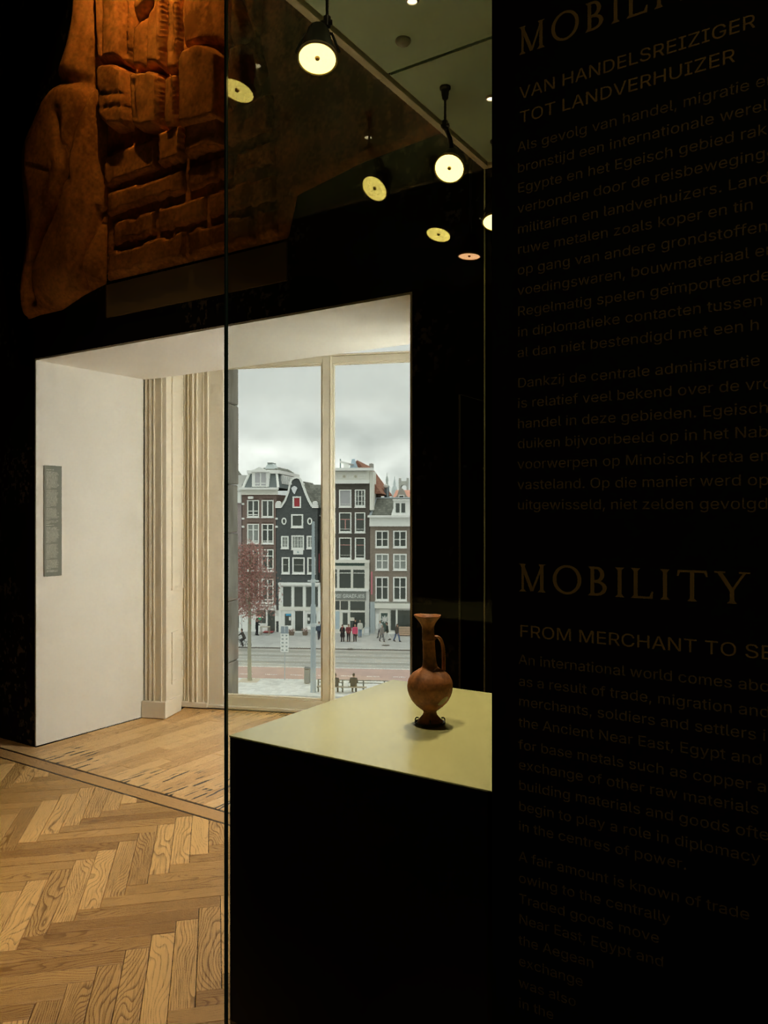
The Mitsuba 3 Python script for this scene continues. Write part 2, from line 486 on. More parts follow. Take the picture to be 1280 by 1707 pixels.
# panelled shutter box: deep face between pilaster and window
d_in = np.array([-0.215 + 0.178, 0.37])
sh = Polygon([(-0.178, -0.362), (-0.215, 0.0), (-0.30, 0.0), (-0.30, -0.30)])
shutter = struct('trim_2', extr(sh, 3.3, 0.012), 'cream_paint', M=WM)
ln = np.linalg.norm(d_in)
SM = WM @ frame4([d_in[0] / ln, d_in[1] / ln, 0], [-d_in[1] / ln, d_in[0] / ln, 0], [0, 0, 1], [-0.178, -0.365, 0])   # along the face, into the wall, up
for z0, z1 in ((0.24, 0.635), (0.955, 3.1)):
    outer = ring(0.085, 0.310, z0, z1, 0.026)
    obj('panel_moulding', wallx(outer, 0.034, -0.020), 'cream_paint', shutter, M=SM)
    obj('panel_field', wallx(rect(0.140, 0.255, z0 + 0.055, z1 - 0.055), 0.034, -0.014), 'cream_paint', shutter, M=SM)
# stepped architrave between shutter box and window frame
arch = [(-0.225, 0.05), (-0.225, -0.004), (-0.205, -0.004), (-0.202, -0.018), (-0.196, -0.018), (-0.193, -0.006), (-0.176, -0.006), (-0.172, -0.022), (-0.166, -0.026), (-0.160, -0.022), (-0.156, -0.010),
        (-0.140, -0.012), (-0.134, -0.030), (-0.124, -0.036), (-0.114, -0.030), (-0.109, -0.014), (-0.100, -0.010), (-0.096, -0.030), (-0.089, -0.030), (-0.086, -0.012), (-0.044, -0.012), (-0.041, -0.020), (-0.034, -0.020),
        (-0.031, -0.012), (-0.008, -0.012), (-0.006, -0.026), (0.002, -0.026), (0.004, 0.0), (0.004, 0.05)]
struct('trim_3', win_profile(arch, 0.048, 3.3), 'cream_paint', M=WM)
struct('baseboard_2', box(-0.213, 0.002, -0.042, 0.04, 0.010, 0.050, 0.003), 'cream_paint', M=WM)

win = tag(numbered('window_1'), kind='structure')
WEND = 2.86


def wpart(name, m, mat='cream_paint', **k):
    return obj(name, m, mat, win, M=WM, **k)


lights_ = [(0.137, 0.921), (1.021, 1.805), (1.905, 2.69)]
wpart('stile', box(0.0, 0.125, -0.006, 0.06, 0.02, 3.3, 0.003))
wpart('stile', box(2.702, WEND, -0.006, 0.06, 0.02, 3.3, 0.003))
wpart('bottom_rail', box(0.12, 2.71, -0.006, 0.06, 0.026, 0.104, 0.003))
wpart('sill_strip', box(0.0, 2.85, -0.030, 0.05, 0.010, 0.034, 0.004))
wpart('transom', cat([box(0.12, 2.71, -0.006, 0.06, 2.688, 2.738, 0.003), box(0.12, 2.71, -0.016, 0.02, 2.742, 2.754, 0.002)]))
for a, b in ((0.921, 1.021), (1.805, 1.905)):
    wpart('mullion', cat([box(a + 0.012, b - 0.012, -0.010, 0.06, 0.1, 3.3, 0.003), box(b - 0.026, b - 0.016, -0.016, 0.0, 0.1, 3.3, 0.002)]))
for a, b in lights_:
    wpart('glazing_bead', wallx(ring(a - 0.013, b + 0.013, 0.103, 2.689, 0.014), 0.036, 0.004))
    g = wallx(rect(a, b, 0.116, 2.675), 0.004, 0.030)
    pane = trimesh.Trimesh([[a - 0.002, 0.03, 0.114], [b + 0.002, 0.03, 0.114], [b + 0.002, 0.03, 2.677], [a - 0.002, 0.03, 2.677]], [[0, 1, 2], [0, 2, 3]], process=False)
    wpart('pane', pane, 'window_glass')
    pane = trimesh.Trimesh([[a - 0.015, 0.03, 2.737], [b + 0.015, 0.03, 2.737], [b + 0.015, 0.03, 3.3], [a - 0.015, 0.03, 3.3]], [[0, 1, 2], [0, 2, 3]], process=False)
    wpart('upper_pane', pane, 'window_glass')
# the building's outer wall round the window, with the stone jamb that shows through the glass
outside = struct('wall_outside', cat([box(-7, 0.02, 0.06, 0.10, -12, 6.0), box(-7, -0.15, 0.10, 0.5, -12, 6.0), box(WEND - 0.03, 9, 0.06, 0.5, -12, 6.0), box(0.0, WEND, 0.061, 0.4, 3.28, 6.0), box(0.0, WEND, 0.061, 0.075, -12, 0.02)]), 'grey_sandstone', M=WM)
z = -0.3
for hgt in (0.62, 0.50, 0.56, 0.40, 0.66, 0.52, 0.6):
    obj('jamb_stone', box(-0.15, 0.082 + rng.uniform(-0.004, 0.004), 0.102, 0.405 + rng.uniform(-0.004, 0.004), z, z + hgt - 0.006, 0.008), 'grey_sandstone', outside, M=WM)
    z += hgt

# ------------------------------------------------------------------ wall: relief in place of a printed mural, and blank placard


def relief(pts, depth, rnd, grooves=(), step=0.022, seed=0, rough=0.006, lean=0.0):
    """a carved stone pad: outline in wall coordinates (X, Z), rounded at the rim, grooves cut in"""
    poly = Polygon(pts).buffer(0)
    n = max(12, int(poly.exterior.length / step))
    edge = np.array([poly.exterior.interpolate(i / n, normalized=True).coords[0] for i in range(n)])
    x0, y0, x1, y1 = poly.bounds
    g = np.array([(a + (0.5 if r % 2 else 0) * step, b) for r, b in enumerate(np.arange(y0, y1, step * 0.87)) for a in np.arange(x0, x1, step)])
    pin = shapely.points(g)
    g = g[shapely.contains(poly, pin) & (shapely.distance(poly.exterior, pin) > step * 0.5)]
    P = np.vstack([edge, g])
    tri = Delaunay(P).simplices
    tri = tri[shapely.contains(poly.buffer(1e-4), shapely.points(P[tri].mean(1)))]
    dist = shapely.distance(poly.exterior, shapely.points(P))
    t = np.clip(dist / rnd, 0, 1)
    h = depth * np.sqrt(np.clip(1 - (1 - t) ** 2, 0, 1)) * (0.72 + 0.28 * t)
    for line, wdt, dep in grooves:
        dl = shapely.distance(LineString(line), shapely.points(P))
        h -= dep * np.exp(-(dl / wdt) ** 2) * np.clip(dist / 0.03, 0, 1)
    h += rough * (meshkit.fbm(np.c_[P * 14, np.full(len(P), seed)], 4, seed) - 0.5) * 2 * t + lean * (P[:, 0] - x0)
    h = np.maximum(h, 0.004) * 1.0
    a = P[tri[:, 1]] - P[tri[:, 0]]
    b = P[tri[:, 2]] - P[tri[:, 0]]
    flip = a[:, 0] * b[:, 1] - a[:, 1] * b[:, 0] < 0
    tri[flip] = tri[flip][:, ::-1]
    v = np.c_[P[:, 0], WALL - 0.001 - h, P[:, 1]]
    back = np.c_[edge[:, 0], np.full(n, WALL - 0.0004), edge[:, 1]]
    i = np.arange(n)
    j = (i + 1) % n
    m = len(v)
    ccw = poly.exterior.is_ccw
    side = np.vstack([np.c_[i, m + i, m + j], np.c_[i, m + j, j]])
    side = side if not ccw else side[:, ::-1]
    return trimesh.Trimesh(np.vstack([v, back]), np.vstack([tri, side]), process=False)


rel = thing('mural_relief', 'amber-lit relief built for a printed mural of a colossal striding leg and stone courses high on dark wall', 'mural')  # raised relief built in place of a flat printed mural
leg = [(-4.24, 4.88), (-4.27, 4.59), (-4.32, 4.46), (-4.39, 4.35), (-4.44, 4.27), (-4.55, 4.21), (-4.65, 4.1), (-4.75, 3.99), (-4.79, 3.88), (-4.79, 3.7), (-4.75, 3.49), (-4.74, 3.33), (-4.77, 3.18), (-4.81, 2.99), (-4.79, 2.83), (-4.65, 2.84), (-4.42, 2.84), (-4.21, 2.9), (-3.99, 2.94),
       (-3.985, 3.04), (-3.97, 3.37), (-3.96, 3.62), (-3.96, 3.8), (-3.97, 3.98), (-3.99, 4.13), (-4.01, 4.36), (-4.02, 4.5), (-4.03, 4.8)]
grooves = [([(-4.03, 4.25), (-4.10, 4.05), (-4.16, 3.90), (-4.22, 3.65), (-4.32, 3.44), (-4.46, 3.28), (-4.58, 3.10), (-4.63, 2.93)], 0.035, 0.085), ([(-3.99, 3.37), (-4.05, 3.24), (-4.11, 3.11), (-4.14, 2.95)], 0.028, 0.06),
           ([(-4.42, 4.27), (-4.30, 4.22), (-4.15, 4.17), (-4.01, 4.16)], 0.04, 0.045), ([(-4.17, 3.56), (-4.25, 3.75), (-4.28, 4.0)], 0.03, 0.018), ([(-4.58, 3.75), (-4.36, 3.66), (-4.16, 3.88)], 0.008, 0.012)]
obj('leg', relief(leg, 0.15, 0.20, grooves, 0.018, 1), 'brown_sandstone', rel, smooth=True)
obj('backing', relief([(-3.985, 4.85), (-3.975, 3.9), (-3.97, 2.95), (-3.3, 2.945), (-2.56, 2.945), (-2.50, 3.15), (-2.1, 3.22), (-1.5, 3.26), (-1.0, 3.4), (-1.0, 4.85)], 0.028, 0.03, (), 0.022, 5, rough=0.012), 'brown_sandstone', rel, smooth=True)
for k, (pts, dep, gr) in enumerate([
        ([(-3.985, 4.85), (-3.972, 4.42), (-3.955, 4.205), (-3.93, 4.225), (-3.79, 4.193), (-3.68, 4.125), (-3.652, 4.32), (-3.63, 4.85)], 0.115, [([(-3.90, 4.9), (-3.91, 4.25)], 0.02, 0.022), ([(-3.715, 4.9), (-3.71, 4.45), (-3.72, 4.2)], 0.03, 0.055)]),
        ([(-3.622, 4.85), (-3.644, 4.31), (-3.652, 4.098), (-3.55, 4.068), (-3.46, 4.054), (-3.402, 4.012), (-3.392, 4.23), (-3.382, 4.85)], 0.105, [([(-3.60, 4.37), (-3.50, 4.405)], 0.028, 0.09), ([(-3.52, 4.34), (-3.535, 4.1)], 0.02, 0.03), ([(-3.45, 4.8), (-3.46, 4.5)], 0.02, 0.03)]),
        ([(-3.374, 4.85), (-3.384, 4.22), (-3.392, 3.998), (-3.33, 3.988), (-3.284, 3.995), (-3.282, 4.19), (-3.285, 4.85)], 0.085, [([(-3.34, 4.7), (-3.335, 4.1)], 0.015, 0.02)]),
        ([(-3.275, 4.85), (-3.268, 4.19), (-3.250, 4.060), (-3.225, 4.100), (-3.12, 4.092), (-3.01, 4.052), (-2.908, 3.982), (-2.900, 4.13), (-2.896, 4.85)], 0.072, [([(-3.1, 4.8), (-3.08, 4.2)], 0.05, 0.012)])]):
    obj('pleat', relief(pts, dep, 0.028, gr, 0.016, 10 + k, rough=0.008), 'brown_sandstone', rel, smooth=True)
for k, (pts, dep, gr) in enumerate([
        ([(-3.95, 4.165), (-3.918, 4.210), (-3.79, 4.181), (-3.682, 4.112), (-3.676, 3.94), (-3.69, 3.77), (-3.84, 3.80), (-3.93, 3.88)], 0.125, [([(-3.93, 4.02), (-3.69, 3.96)], 0.008, 0.008), ([(-3.93, 3.94), (-3.7, 3.89)], 0.008, 0.008)]),
        ([(-3.662, 4.087), (-3.55, 4.058), (-3.46, 4.043), (-3.408, 4.003), (-3.402, 3.86), (-3.41, 3.70), (-3.55, 3.715), (-3.64, 3.76), (-3.660, 3.93)], 0.115, [([(-3.61, 4.0), (-3.6, 3.8)], 0.012, 0.014)]),
        ([(-3.394, 3.988), (-3.287, 3.983), (-3.280, 3.66), (-3.394, 3.69)], 0.095, []),
        ([(-3.268, 4.020), (-3.238, 4.083), (-3.12, 4.082), (-3.02, 4.040), (-2.95, 3.975), (-2.948, 3.8), (-2.955, 3.62), (-3.1, 3.63), (-3.262, 3.65)], 0.115, []),
        ([(-2.89, 4.85), (-2.89, 3.995), (-2.79, 4.005), (-2.765, 4.06), (-2.84, 4.24), (-2.85, 4.85)], 0.10, []),
        ([(-2.895, 3.980), (-2.775, 3.985), (-2.762, 3.77), (-2.742, 3.72), (-2.81, 3.71), (-2.895, 3.61)], 0.105, []),
        ([(-2.835, 4.85), (-2.815, 4.19), (-2.765, 4.07), (-2.72, 4.06), (-2.7, 4.12), (-2.73, 4.85)], 0.075, []),
        ([(-2.757, 4.045), (-2.72, 4.05), (-2.7, 3.91), (-2.66, 3.8), (-2.69, 3.77), (-2.735, 3.74)], 0.075, [])]):
    obj('carved_block', relief(pts, dep, 0.026, gr, 0.016, 30 + k, rough=0.008), 'brown_sandstone', rel, smooth=True)
r2 = np.random.default_rng(3)
for z0, z1, cuts, dep in ((3.485, 3.70, (-3.955, -3.47, -3.255, -2.96, -2.62), 0.070), (3.315, 3.465, (-3.94, -3.26, -2.90, -2.61), 0.058), (3.125, 3.285, (-3.88, -3.50, -3.10, -2.60), 0.045), (2.945, 3.115, (-3.93, -3.255, -2.75, -2.59), 0.052)):
    for a, b in zip(cuts, cuts[1:]):
        n = 11
        q = 0.004 / (b - a)
        up = [(a + (b - a) * t, min(z1 + r2.uniform(-0.014, 0.006), 9)) for t in np.linspace(q, 1 - q, n)]
        dn = [(a + (b - a) * t, z0 + r2.uniform(-0.004, 0.016)) for t in np.linspace(1 - q, q, n)]
        obj('stone_block', relief(up + dn, dep + r2.uniform(-0.012, 0.012), 0.016, (), 0.02, int(z0 * 100) + int(-a * 50), rough=0.010), 'brown_sandstone', rel, smooth=True)

pl = thing('wall_placard', 'blank dull olive-brown placard, long and low, on dark wall above the bay opening', 'placard')
obj('board', box(-3.978, -2.564, WALL - 0.012, WALL - 0.001, 2.728, 2.928, 0.002), paint((0.20, 0.155, 0.08), 0.5, spec=0.2), pl)
obj('edge_strip', box(-3.984, -3.979, WALL - 0.014, WALL - 0.001, 2.726, 2.930), paint((0.05, 0.035, 0.02), 0.5), pl)

# ------------------------------------------------------------------ grey text sign on the plaster reveal
sg = thing('text_sign', 'tall narrow grey-green sign of tiny pale text on white bay wall', 'sign')
obj('plate', box(OPX0 + 0.0005, OPX0 + 0.006, 3.135, 3.268, 1.119, 1.861, 0.001), paint((0.205, 0.225, 0.185), 0.6, spec=0.2), sg)
bars, z = [], 1.835
for para, first in ((1, 1), (15, 0), (15, 0), (10, 0), (3, 0), (1, 1), (14, 0), (13, 0), (8, 0), (2, 0)):
    for k in range(para):
        y, end = 3.152, 3.152 + (0.055 if first else (0.085 + rng.uniform(-0.012, 0.012)) * (0.35 if k == para - 1 and para > 2 else 1))
        while y < end:
            w_ = rng.uniform(0.004, 0.013)
            bars.append(box(OPX0 + 0.006, OPX0 + 0.0064, y, min(y + w_, end), z - (0.0052 if first else 0.0036), z))
            y += w_ + 0.0025
        z -= 0.0078 if not first else 0.011
    z -= 0.005
obj('text_lines', cat(bars), paint((0.56, 0.57, 0.50)), sg, kind='stuff')

# ------------------------------------------------------------------ display case
CX, CY, CZ, CB = -1.24, 1.275, 2.81, 2.61          # left pane, front pane, lid, back pane
TX1 = 0.25
case = thing('display_case', 'tall glass museum display case with black plinth, olive table and olive lid', 'display case')
obj('plinth', box(CX + 0.004, TX1, CY + 0.006, 1.965, 0.0, 1.0455, 0.002), 'black_lacquer', case)
obj('tabletop', box(CX + 0.003, TX1, CY + 0.005, 1.972, 1.046, 1.050, 0.0012), 'olive_satin', case)


def sheet(a, b, c, d):
    return trimesh.Trimesh([a, b, c, d], [[0, 1, 2], [0, 2, 3]], process=False)


obj('front_pane', sheet((CX, CY, 0.02), (-0.5895, CY, 0.02), (-0.5895, CY, CZ), (CX, CY, CZ)), 'case_glass', case)
obj('left_pane', sheet((CX, CY, 0.02), (CX, CB, 0.02), (CX, CB, CZ), (CX, CY, CZ)), 'case_glass', case)
obj('back_pane', sheet((CX, CB, 0.02), (TX1, CB, 0.02), (TX1, CB, CZ), (CX, CB, CZ)), 'case_glass', case)
obj('corner_strip', box(CX - 0.0035, CX + 0.0035, CY - 0.0035, CY + 0.0035, 0.0, CZ + 0.02, 0.001), 'glass_edge', case)
obj('back_edge_glint', box(CX - 0.0028, CX + 0.0022, CB - 0.003, CB + 0.003, 0.0, CZ + 0.01, 0.0008), 'brushed_alu', case)  # glass edge; the light it catches is put in as pale colour
obj('side_panel', box(TX1, TX1 + 0.03, CY + 0.006, CB, 0.0, CZ + 0.02), 'black_lacquer', case)
for y0, y1 in ((CY + 0.03, 1.900), (1.912, CB - 0.030)):
    obj('lid_panel', box(CX + 0.030, TX1, y0, y1, CZ + 0.006, CZ + 0.022, 0.001), 'olive_lid', case)
obj('lid_core', box(CX + 0.001, TX1 + 0.03, CY + 0.006, CB + 0.002, CZ + 0.0225, CZ + 0.14), 'black_matt', case)
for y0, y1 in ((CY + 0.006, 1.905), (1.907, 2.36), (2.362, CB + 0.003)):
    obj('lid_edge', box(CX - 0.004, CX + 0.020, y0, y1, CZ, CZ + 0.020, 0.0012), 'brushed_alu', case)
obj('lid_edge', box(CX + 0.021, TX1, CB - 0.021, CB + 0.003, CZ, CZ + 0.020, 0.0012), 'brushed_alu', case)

# fittings in the lid
LIDZ = CZ + 0.006
for k, (x, y) in enumerate(((-0.984, 1.658), (-1.014, 2.179))):
    dl = thing('lid_downlight', ('small round downlight set in olive lid nearest the top of the picture', 'small round downlight set in olive lid, cut by the black text panel')[k], 'downlight', 'downlights in the case lid')
    Md = frame4([1, 0, 0], [0, 1, 0], [0, 0, 1], [x, y, LIDZ])
    obj('bezel', lathe([(0.0125, 0), (0.0165, 0), (0.0165, -0.004), (0.0125, -0.006), (0.0125, 0)], 24), paint((0.35, 0.33, 0.26), 0.3, 0.8), dl, M=Md, smooth=30)
    obj('lens', lathe([(0, -0.0035), (0.0125, -0.0035), (0.0125, -0.001), (0, -0.001)], 24), 'black_matt', dl, M=Md, emitter={'type': 'area', 'radiance': rgb(np.array((2.4, 2.0, 1.1)) * DIM)})
sd = thing('smoke_detector', 'small grey domed button detector on olive case lid', 'smoke detector')
Md = frame4([1, 0, 0], [0, 1, 0], [0, 0, 1], [-1.089, 1.787, LIDZ])
obj('base', lathe([(0, 0.001), (0.021, 0.001), (0.021, -0.005), (0, -0.005)], 28), paint((0.30, 0.30, 0.20), 0.4), sd, M=Md, smooth=30)
obj('dome', lathe([(0.019, -0.005), (0.018, -0.009), (0.013, -0.0125), (0.006, -0.014), (0, -0.0143)], 28), paint((0.36, 0.36, 0.25), 0.35), sd, M=Md, smooth=True)

METAL = paint((0.035, 0.032, 0.024), 0.35, 0.6)
HOUSING = paint((0.010, 0.009, 0.007), 0.5)


def spotlight(disc, base, ldir, label, target=None, power=0.0, face=(4.4, 3.4, 0.72), group='spotlights hanging in the glass case'):
    """a lamp on a thin rod: base, rod, joint, arm, yoke, housing, rim and lens (the lens gives the visible light, the beam leaves through it)"""
    s = thing('spotlight', label, 'spotlight', group)
    disc, base, d = np.array(disc, float), np.array(base, float), np.array(ldir, float) / np.linalg.norm(ldir)
    R = 0.0445
    obj('base', lathe([(0, 0), (0.0165, 0), (0.0165, -0.006), (0.012, -0.010), (0.009, -0.034), (0.006, -0.038), (0, -0.038)], 24), METAL, s, M=frame4([1, 0, 0], [0, 1, 0], [0, 0, 1], base), smooth=30)
    back = disc - d * 0.075
    side = np.cross(d, [0, 0, 1.0])
    side /= np.linalg.norm(side)
    j = np.array([base[0], base[1], base[2] - 0.105])
    obj('rod', tube([base - [0, 0, 0.034], j], 0.0035, 10), METAL, s, smooth=40)
    obj('joint', cat([box(*(np.array([j[0] - 0.007, j[0] + 0.007, j[1] - 0.007, j[1] + 0.007, j[2] - 0.022, j[2] + 0.006])), 0.002), tube([j - side * 0.012 - [0, 0, 0.010], j + side * 0.012 - [0, 0, 0.010]], 0.006, 10)]), METAL, s)
    piv = back + side * 0.0
    obj('arm', tube([j - [0, 0, 0.012], 0.45 * j + 0.55 * piv + d * -0.012, piv], [0.0062, 0.007, 0.0062], 10), METAL, s, smooth=40)
    ML = aim(disc, d)
    yoke = tube([disc - d * 0.02 + side * (R + 0.006), back + side * (R * 0.72), back - d * 0.004, back - side * (R * 0.72), disc - d * 0.02 - side * (R + 0.006)], 0.0032, 8)
    obj('yoke', yoke, METAL, s, smooth=40)
    obj('housing', lathe([(0, -0.088), (0.022, -0.088), (0.026, -0.080), (0.036, -0.035), (R + 0.001, -0.006), (R + 0.001, -0.004), (R - 0.002, -0.005), (0.030, -0.020), (0, -0.024)], 36), HOUSING, s, M=ML, smooth=30)
    obj('rim', lathe([(R - 0.0015, -0.004), (R + 0.0025, -0.005), (R + 0.0030, 0.000), (R + 0.0012, 0.0022), (R - 0.0015, 0.001), (R - 0.0015, -0.004)], 40), paint((0.40, 0.30, 0.19), 0.3, 0.5), s, M=ML, smooth=30)
    obj('lens', lathe([(0.0062, -0.004), (R - 0.0016, -0.003), (R - 0.0016, -0.0006), (0.0062, -0.0022)], 40), 'black_matt', s, M=ML, emitter={'type': 'area', 'radiance': rgb(np.array(face) * DIM)})
    obj('cap', lathe([(0, 0.002), (0.0045, 0.0015), (0.0060, -0.002), (0.0060, -0.004), (0, -0.004)], 20), paint((0.30, 0.16, 0.07), 0.4), s, M=ML, smooth=30)
    if power:
        u, v = np.array(ML[:3, 0]), np.array(ML[:3, 1])
        for k in range(5):
            a = 2 * math.pi * k / 5 + 0.4
            o = disc + d * 0.006 + 0.024 * (u * math.cos(a) + v * math.sin(a))
            scene[f'{s}_beam_{k}'] = {'type': 'spot', 'to_world': T().look_at(origin=o.tolist(), target=list(target), up=[0.1, 0.2, 1]), 'intensity': rgb(np.array((1.0, 0.80, 0.50)) * power / 5 * DIM), 'cutoff_angle': 32.0, 'beam_width': 12.0}
    return s


JUG = np.array([-0.905, 1.607, 1.0503])
spotlight((-1.113, 1.443, 2.605), (-1.105, 1.470, LIDZ), (0.15, -0.25, -0.95), 'lit spotlight hanging in the case, highest and largest of its glowing discs', (JUG + [0.10, 0, 0.0]).tolist(), CASE_BEAM * 0.75)
spotlight((-1.105, 2.080, 2.5835), (-1.104, 2.052, LIDZ), (0.15, -0.62, -0.75), 'lit spotlight on a rod by the lid corner, facing the viewer', (JUG + [0.10, 0.05, 0.0]).tolist(), CASE_BEAM * 1.3)
spotlight((-1.128, 2.462, 2.546), (-1.12, 2.44, LIDZ), (0.10, -0.30, -0.95), 'lit spotlight in the case, mostly hidden behind the black text panel', (-0.8, 1.9, 1.05), CASE_BEAM * 0.5)
spotlight((-1.426, 2.857, 2.59), (-1.426, 2.90, 5.6), (-0.05, -0.02, -1.0), 'dim spotlight by the dark wall, added for a lamp reflection in the glass', face=(1.2, 0.62, 0.28), group='spotlight added for a reflection')  # added lamp standing for a reflection in the case glass

# ------------------------------------------------------------------ black text panel of the case
TXF = CY - 0.006
panel = thing('exhibition_text', 'tall black panel of dim brown Dutch and English lettering in the right foreground', 'text panel')
obj('board', box(-0.589, 0.60, TXF, CY + 0.003, 0.0, CZ + 0.3, 0.001), 'black_matt', panel)


def panel_x(px):
    b = bearing(px)
    return b[0] / b[1] * TXF


def glyphs(word, cap):
    """flared roman capitals for the two headings: strokes with small wedge serifs; returns polygon and width"""
    t, th, s = 0.125 * cap, 0.075 * cap, 0.085 * cap
    shapes, x = [], 0.0

    def bar(x0, y0, x1, y1, w):
        return LineString([(x0, y0), (x1, y1)]).buffer(w / 2, cap_style=2)

    def stem(xc, y0=0, y1=cap, w=t, lo=True, hi=True):
        g = [bar(xc, y0, xc, y1, w)]
        for on, y, sg_ in ((lo, y0, 1), (hi, y1, -1)):
            if on:
                g.append(Polygon([(xc - w / 2 - s, y), (xc + w / 2 + s, y), (xc + w / 2, y + sg_ * 0.10 * cap), (xc - w / 2, y + sg_ * 0.10 * cap)]))
        return g

    for ch in word:
        if ch == 'M':
            W_ = 0.98 * cap
            g = stem(0.14 * cap, w=th * 1.1, hi=False) + stem(W_ - 0.14 * cap, hi=False) + [bar(0.12 * cap, cap * 0.98, W_ / 2, 0.03 * cap, t), bar(W_ - 0.12 * cap, cap * 0.98, W_ / 2, 0.03 * cap, th)]
            g += [Polygon([(-0.02 * cap, cap), (0.26 * cap, cap), (0.2 * cap, 0.9 * cap)]), Polygon([(W_ - 0.26 * cap, cap), (W_ + 0.02 * cap, cap), (W_ - 0.2 * cap, 0.9 * cap)])]
        elif ch == 'O':
            W_ = 1.0 * cap
            c = shapely.Point(0, 0).buffer(1, 24)
            g = [shapely.affinity.translate(shapely.affinity.scale(c, 0.5 * cap, 0.515 * cap), W_ / 2, cap / 2).difference(shapely.affinity.translate(shapely.affinity.scale(c, 0.37 * cap, 0.43 * cap), W_ / 2, cap / 2))]
        elif ch == 'B':
            W_ = 0.64 * cap
            g = stem(0.12 * cap)
            for y0, y1, r in ((0, 0.53, 0.60), (0.46, 1.0, 0.52)):
                o = shapely.affinity.translate(shapely.affinity.scale(shapely.Point(0, 0).buffer(1, 20), (r - 0.24) * cap, (y1 - y0) / 2 * cap), 0.24 * cap, (y0 + y1) / 2 * cap).union(rect(0.1 * cap, 0.24 * cap, y0 * cap, y1 * cap))
                i = shapely.affinity.translate(shapely.affinity.scale(shapely.Point(0, 0).buffer(1, 20), (r - 0.38) * cap, ((y1 - y0) / 2 - 0.085) * cap), 0.24 * cap, (y0 + y1) / 2 * cap).union(rect(0.1 * cap, 0.24 * cap, (y0 + 0.085) * cap, (y1 - 0.085) * cap))
                g.append(o.difference(i).intersection(rect(0.1 * cap, 2 * cap, -cap, 2 * cap)))
        elif ch == 'I':
            W_ = 0.26 * cap
            g = stem(W_ / 2)
        elif ch == 'L':
            W_ = 0.66 * cap
            g = stem(0.13 * cap) + [rect(0.1 * cap, W_, 0, th), Polygon([(W_ - 0.13 * cap, 0), (W_, 0), (W_ + 0.02 * cap, 0.24 * cap), (W_ - 0.03 * cap, 0.24 * cap)])]
        elif ch == 'T':
            W_ = 0.86 * cap
            g = stem(W_ / 2, hi=False) + [rect(0, W_, cap - th, cap), Polygon([(0, cap), (0.10 * cap, cap), (0.03 * cap, 0.8 * cap), (-0.02 * cap, 0.8 * cap)]), Polygon([(W_, cap), (W_ - 0.10 * cap, cap), (W_ - 0.03 * cap, 0.8 * cap), (W_ + 0.02 * cap, 0.8 * cap)])]
        elif ch == 'Y':
            W_ = 0.92 * cap
            g = stem(W_ / 2, y1=0.45 * cap, hi=False) + [bar(0.10 * cap, cap * 0.985, W_ / 2, 0.40 * cap, t), bar(W_ - 0.10 * cap, cap * 0.985, W_ / 2, 0.40 * cap, th)]
            g += [rect(-0.04 * cap, 0.27 * cap, 0.95 * cap, cap), rect(W_ - 0.27 * cap, W_ + 0.04 * cap, 0.95 * cap, cap)]
        elif ch == 'E':
            W_ = 0.62 * cap
            g = stem(0.13 * cap) + [rect(0.1 * cap, W_, 0, th), rect(0.1 * cap, W_ * 0.9, 0.48 * cap, 0.48 * cap + th), rect(0.1 * cap, W_, cap - th, cap)]
        shapes.append(shapely.affinity.translate(shapely.union_all([q.buffer(0) for q in g]), x, 0))
        x += W_ + 0.25 * cap
    return shapely.union_all(shapes), x - 0.25 * cap


def panel_text(name, text, base_y, cap, end_px, m, start_px=865, heading=False, end_text=None):
    """one printed line; base_y = surveyed bearing of the baseline at the left margin, end_px = bearing where the line (or its part end_text) ends"""
    x0 = panel_x(start_px)
    z0 = 1.55 + (853 - base_y) / 1300 * (TXF / bearing(start_px)[1])
    if heading:
        g, wd = glyphs(text, cap)
        lm = extr(g, 0.0005)
    else:
        lm = meshkit.text_mesh(text, cap, 0.0004)
        wd = lm.bounds[1][0]
        if end_text:
            wd = meshkit.text_mesh(end_text, cap, 0.0004).bounds[1][0]
    if end_px:
        lm.apply_scale([(panel_x(end_px) - x0) / wd, 1, 1])
    lm.apply_transform(UP)
    lm.apply_translation([x0, TXF - 0.0001, z0])
    obj(name, lm, m, panel)


CAPB = 0.0165
panel_text('heading', 'MOBILITEIT', 92, 0.048, None, 'brown_print', heading=True)
panel_text('subheading', 'VAN HANDELSREIZIGER', 165.5, 0.0205, 1259, 'brown_print')
panel_text('subheading', 'TOT LANDVERHUIZER', 206, 0.0205, 1225, 'brown_print')
body = [('Als gevolg van handel, migratie en', 253), ('bronstijd een internationale wereld', 288), ('Egypte en het Egeisch gebied raken', 321.5), ('verbonden door de reisbewegingen', 355.5), ('militairen en landverhuizers. Land', 390), ('ruwe metalen zoals koper en tin', 423.7), ('op gang van andere grondstoffen', 458),
        ('voedingswaren, bouwmateriaal en', 492), ('Regelmatig spelen geïmporteerde', 526.8), ('in diplomatieke contacten tussen', 561.3), ('al dan niet bestendigd met een h', 595.5),
        ('Dankzij de centrale administratie', 646), ('is relatief veel bekend over de vro', 679.5), ('handel in deze gebieden. Egeische', 713.6), ('duiken bijvoorbeeld op in het Nabi', 747), ('voorwerpen op Minoisch Kreta en', 781), ('vasteland. Op die manier werd op', 815), ('uitgewisseld, niet zelden gevolgd', 848.6)]
XS = (panel_x(1279) - panel_x(862)) / meshkit.text_mesh('uitgewisseld, niet zelden gevolgd', CAPB).bounds[1][0]


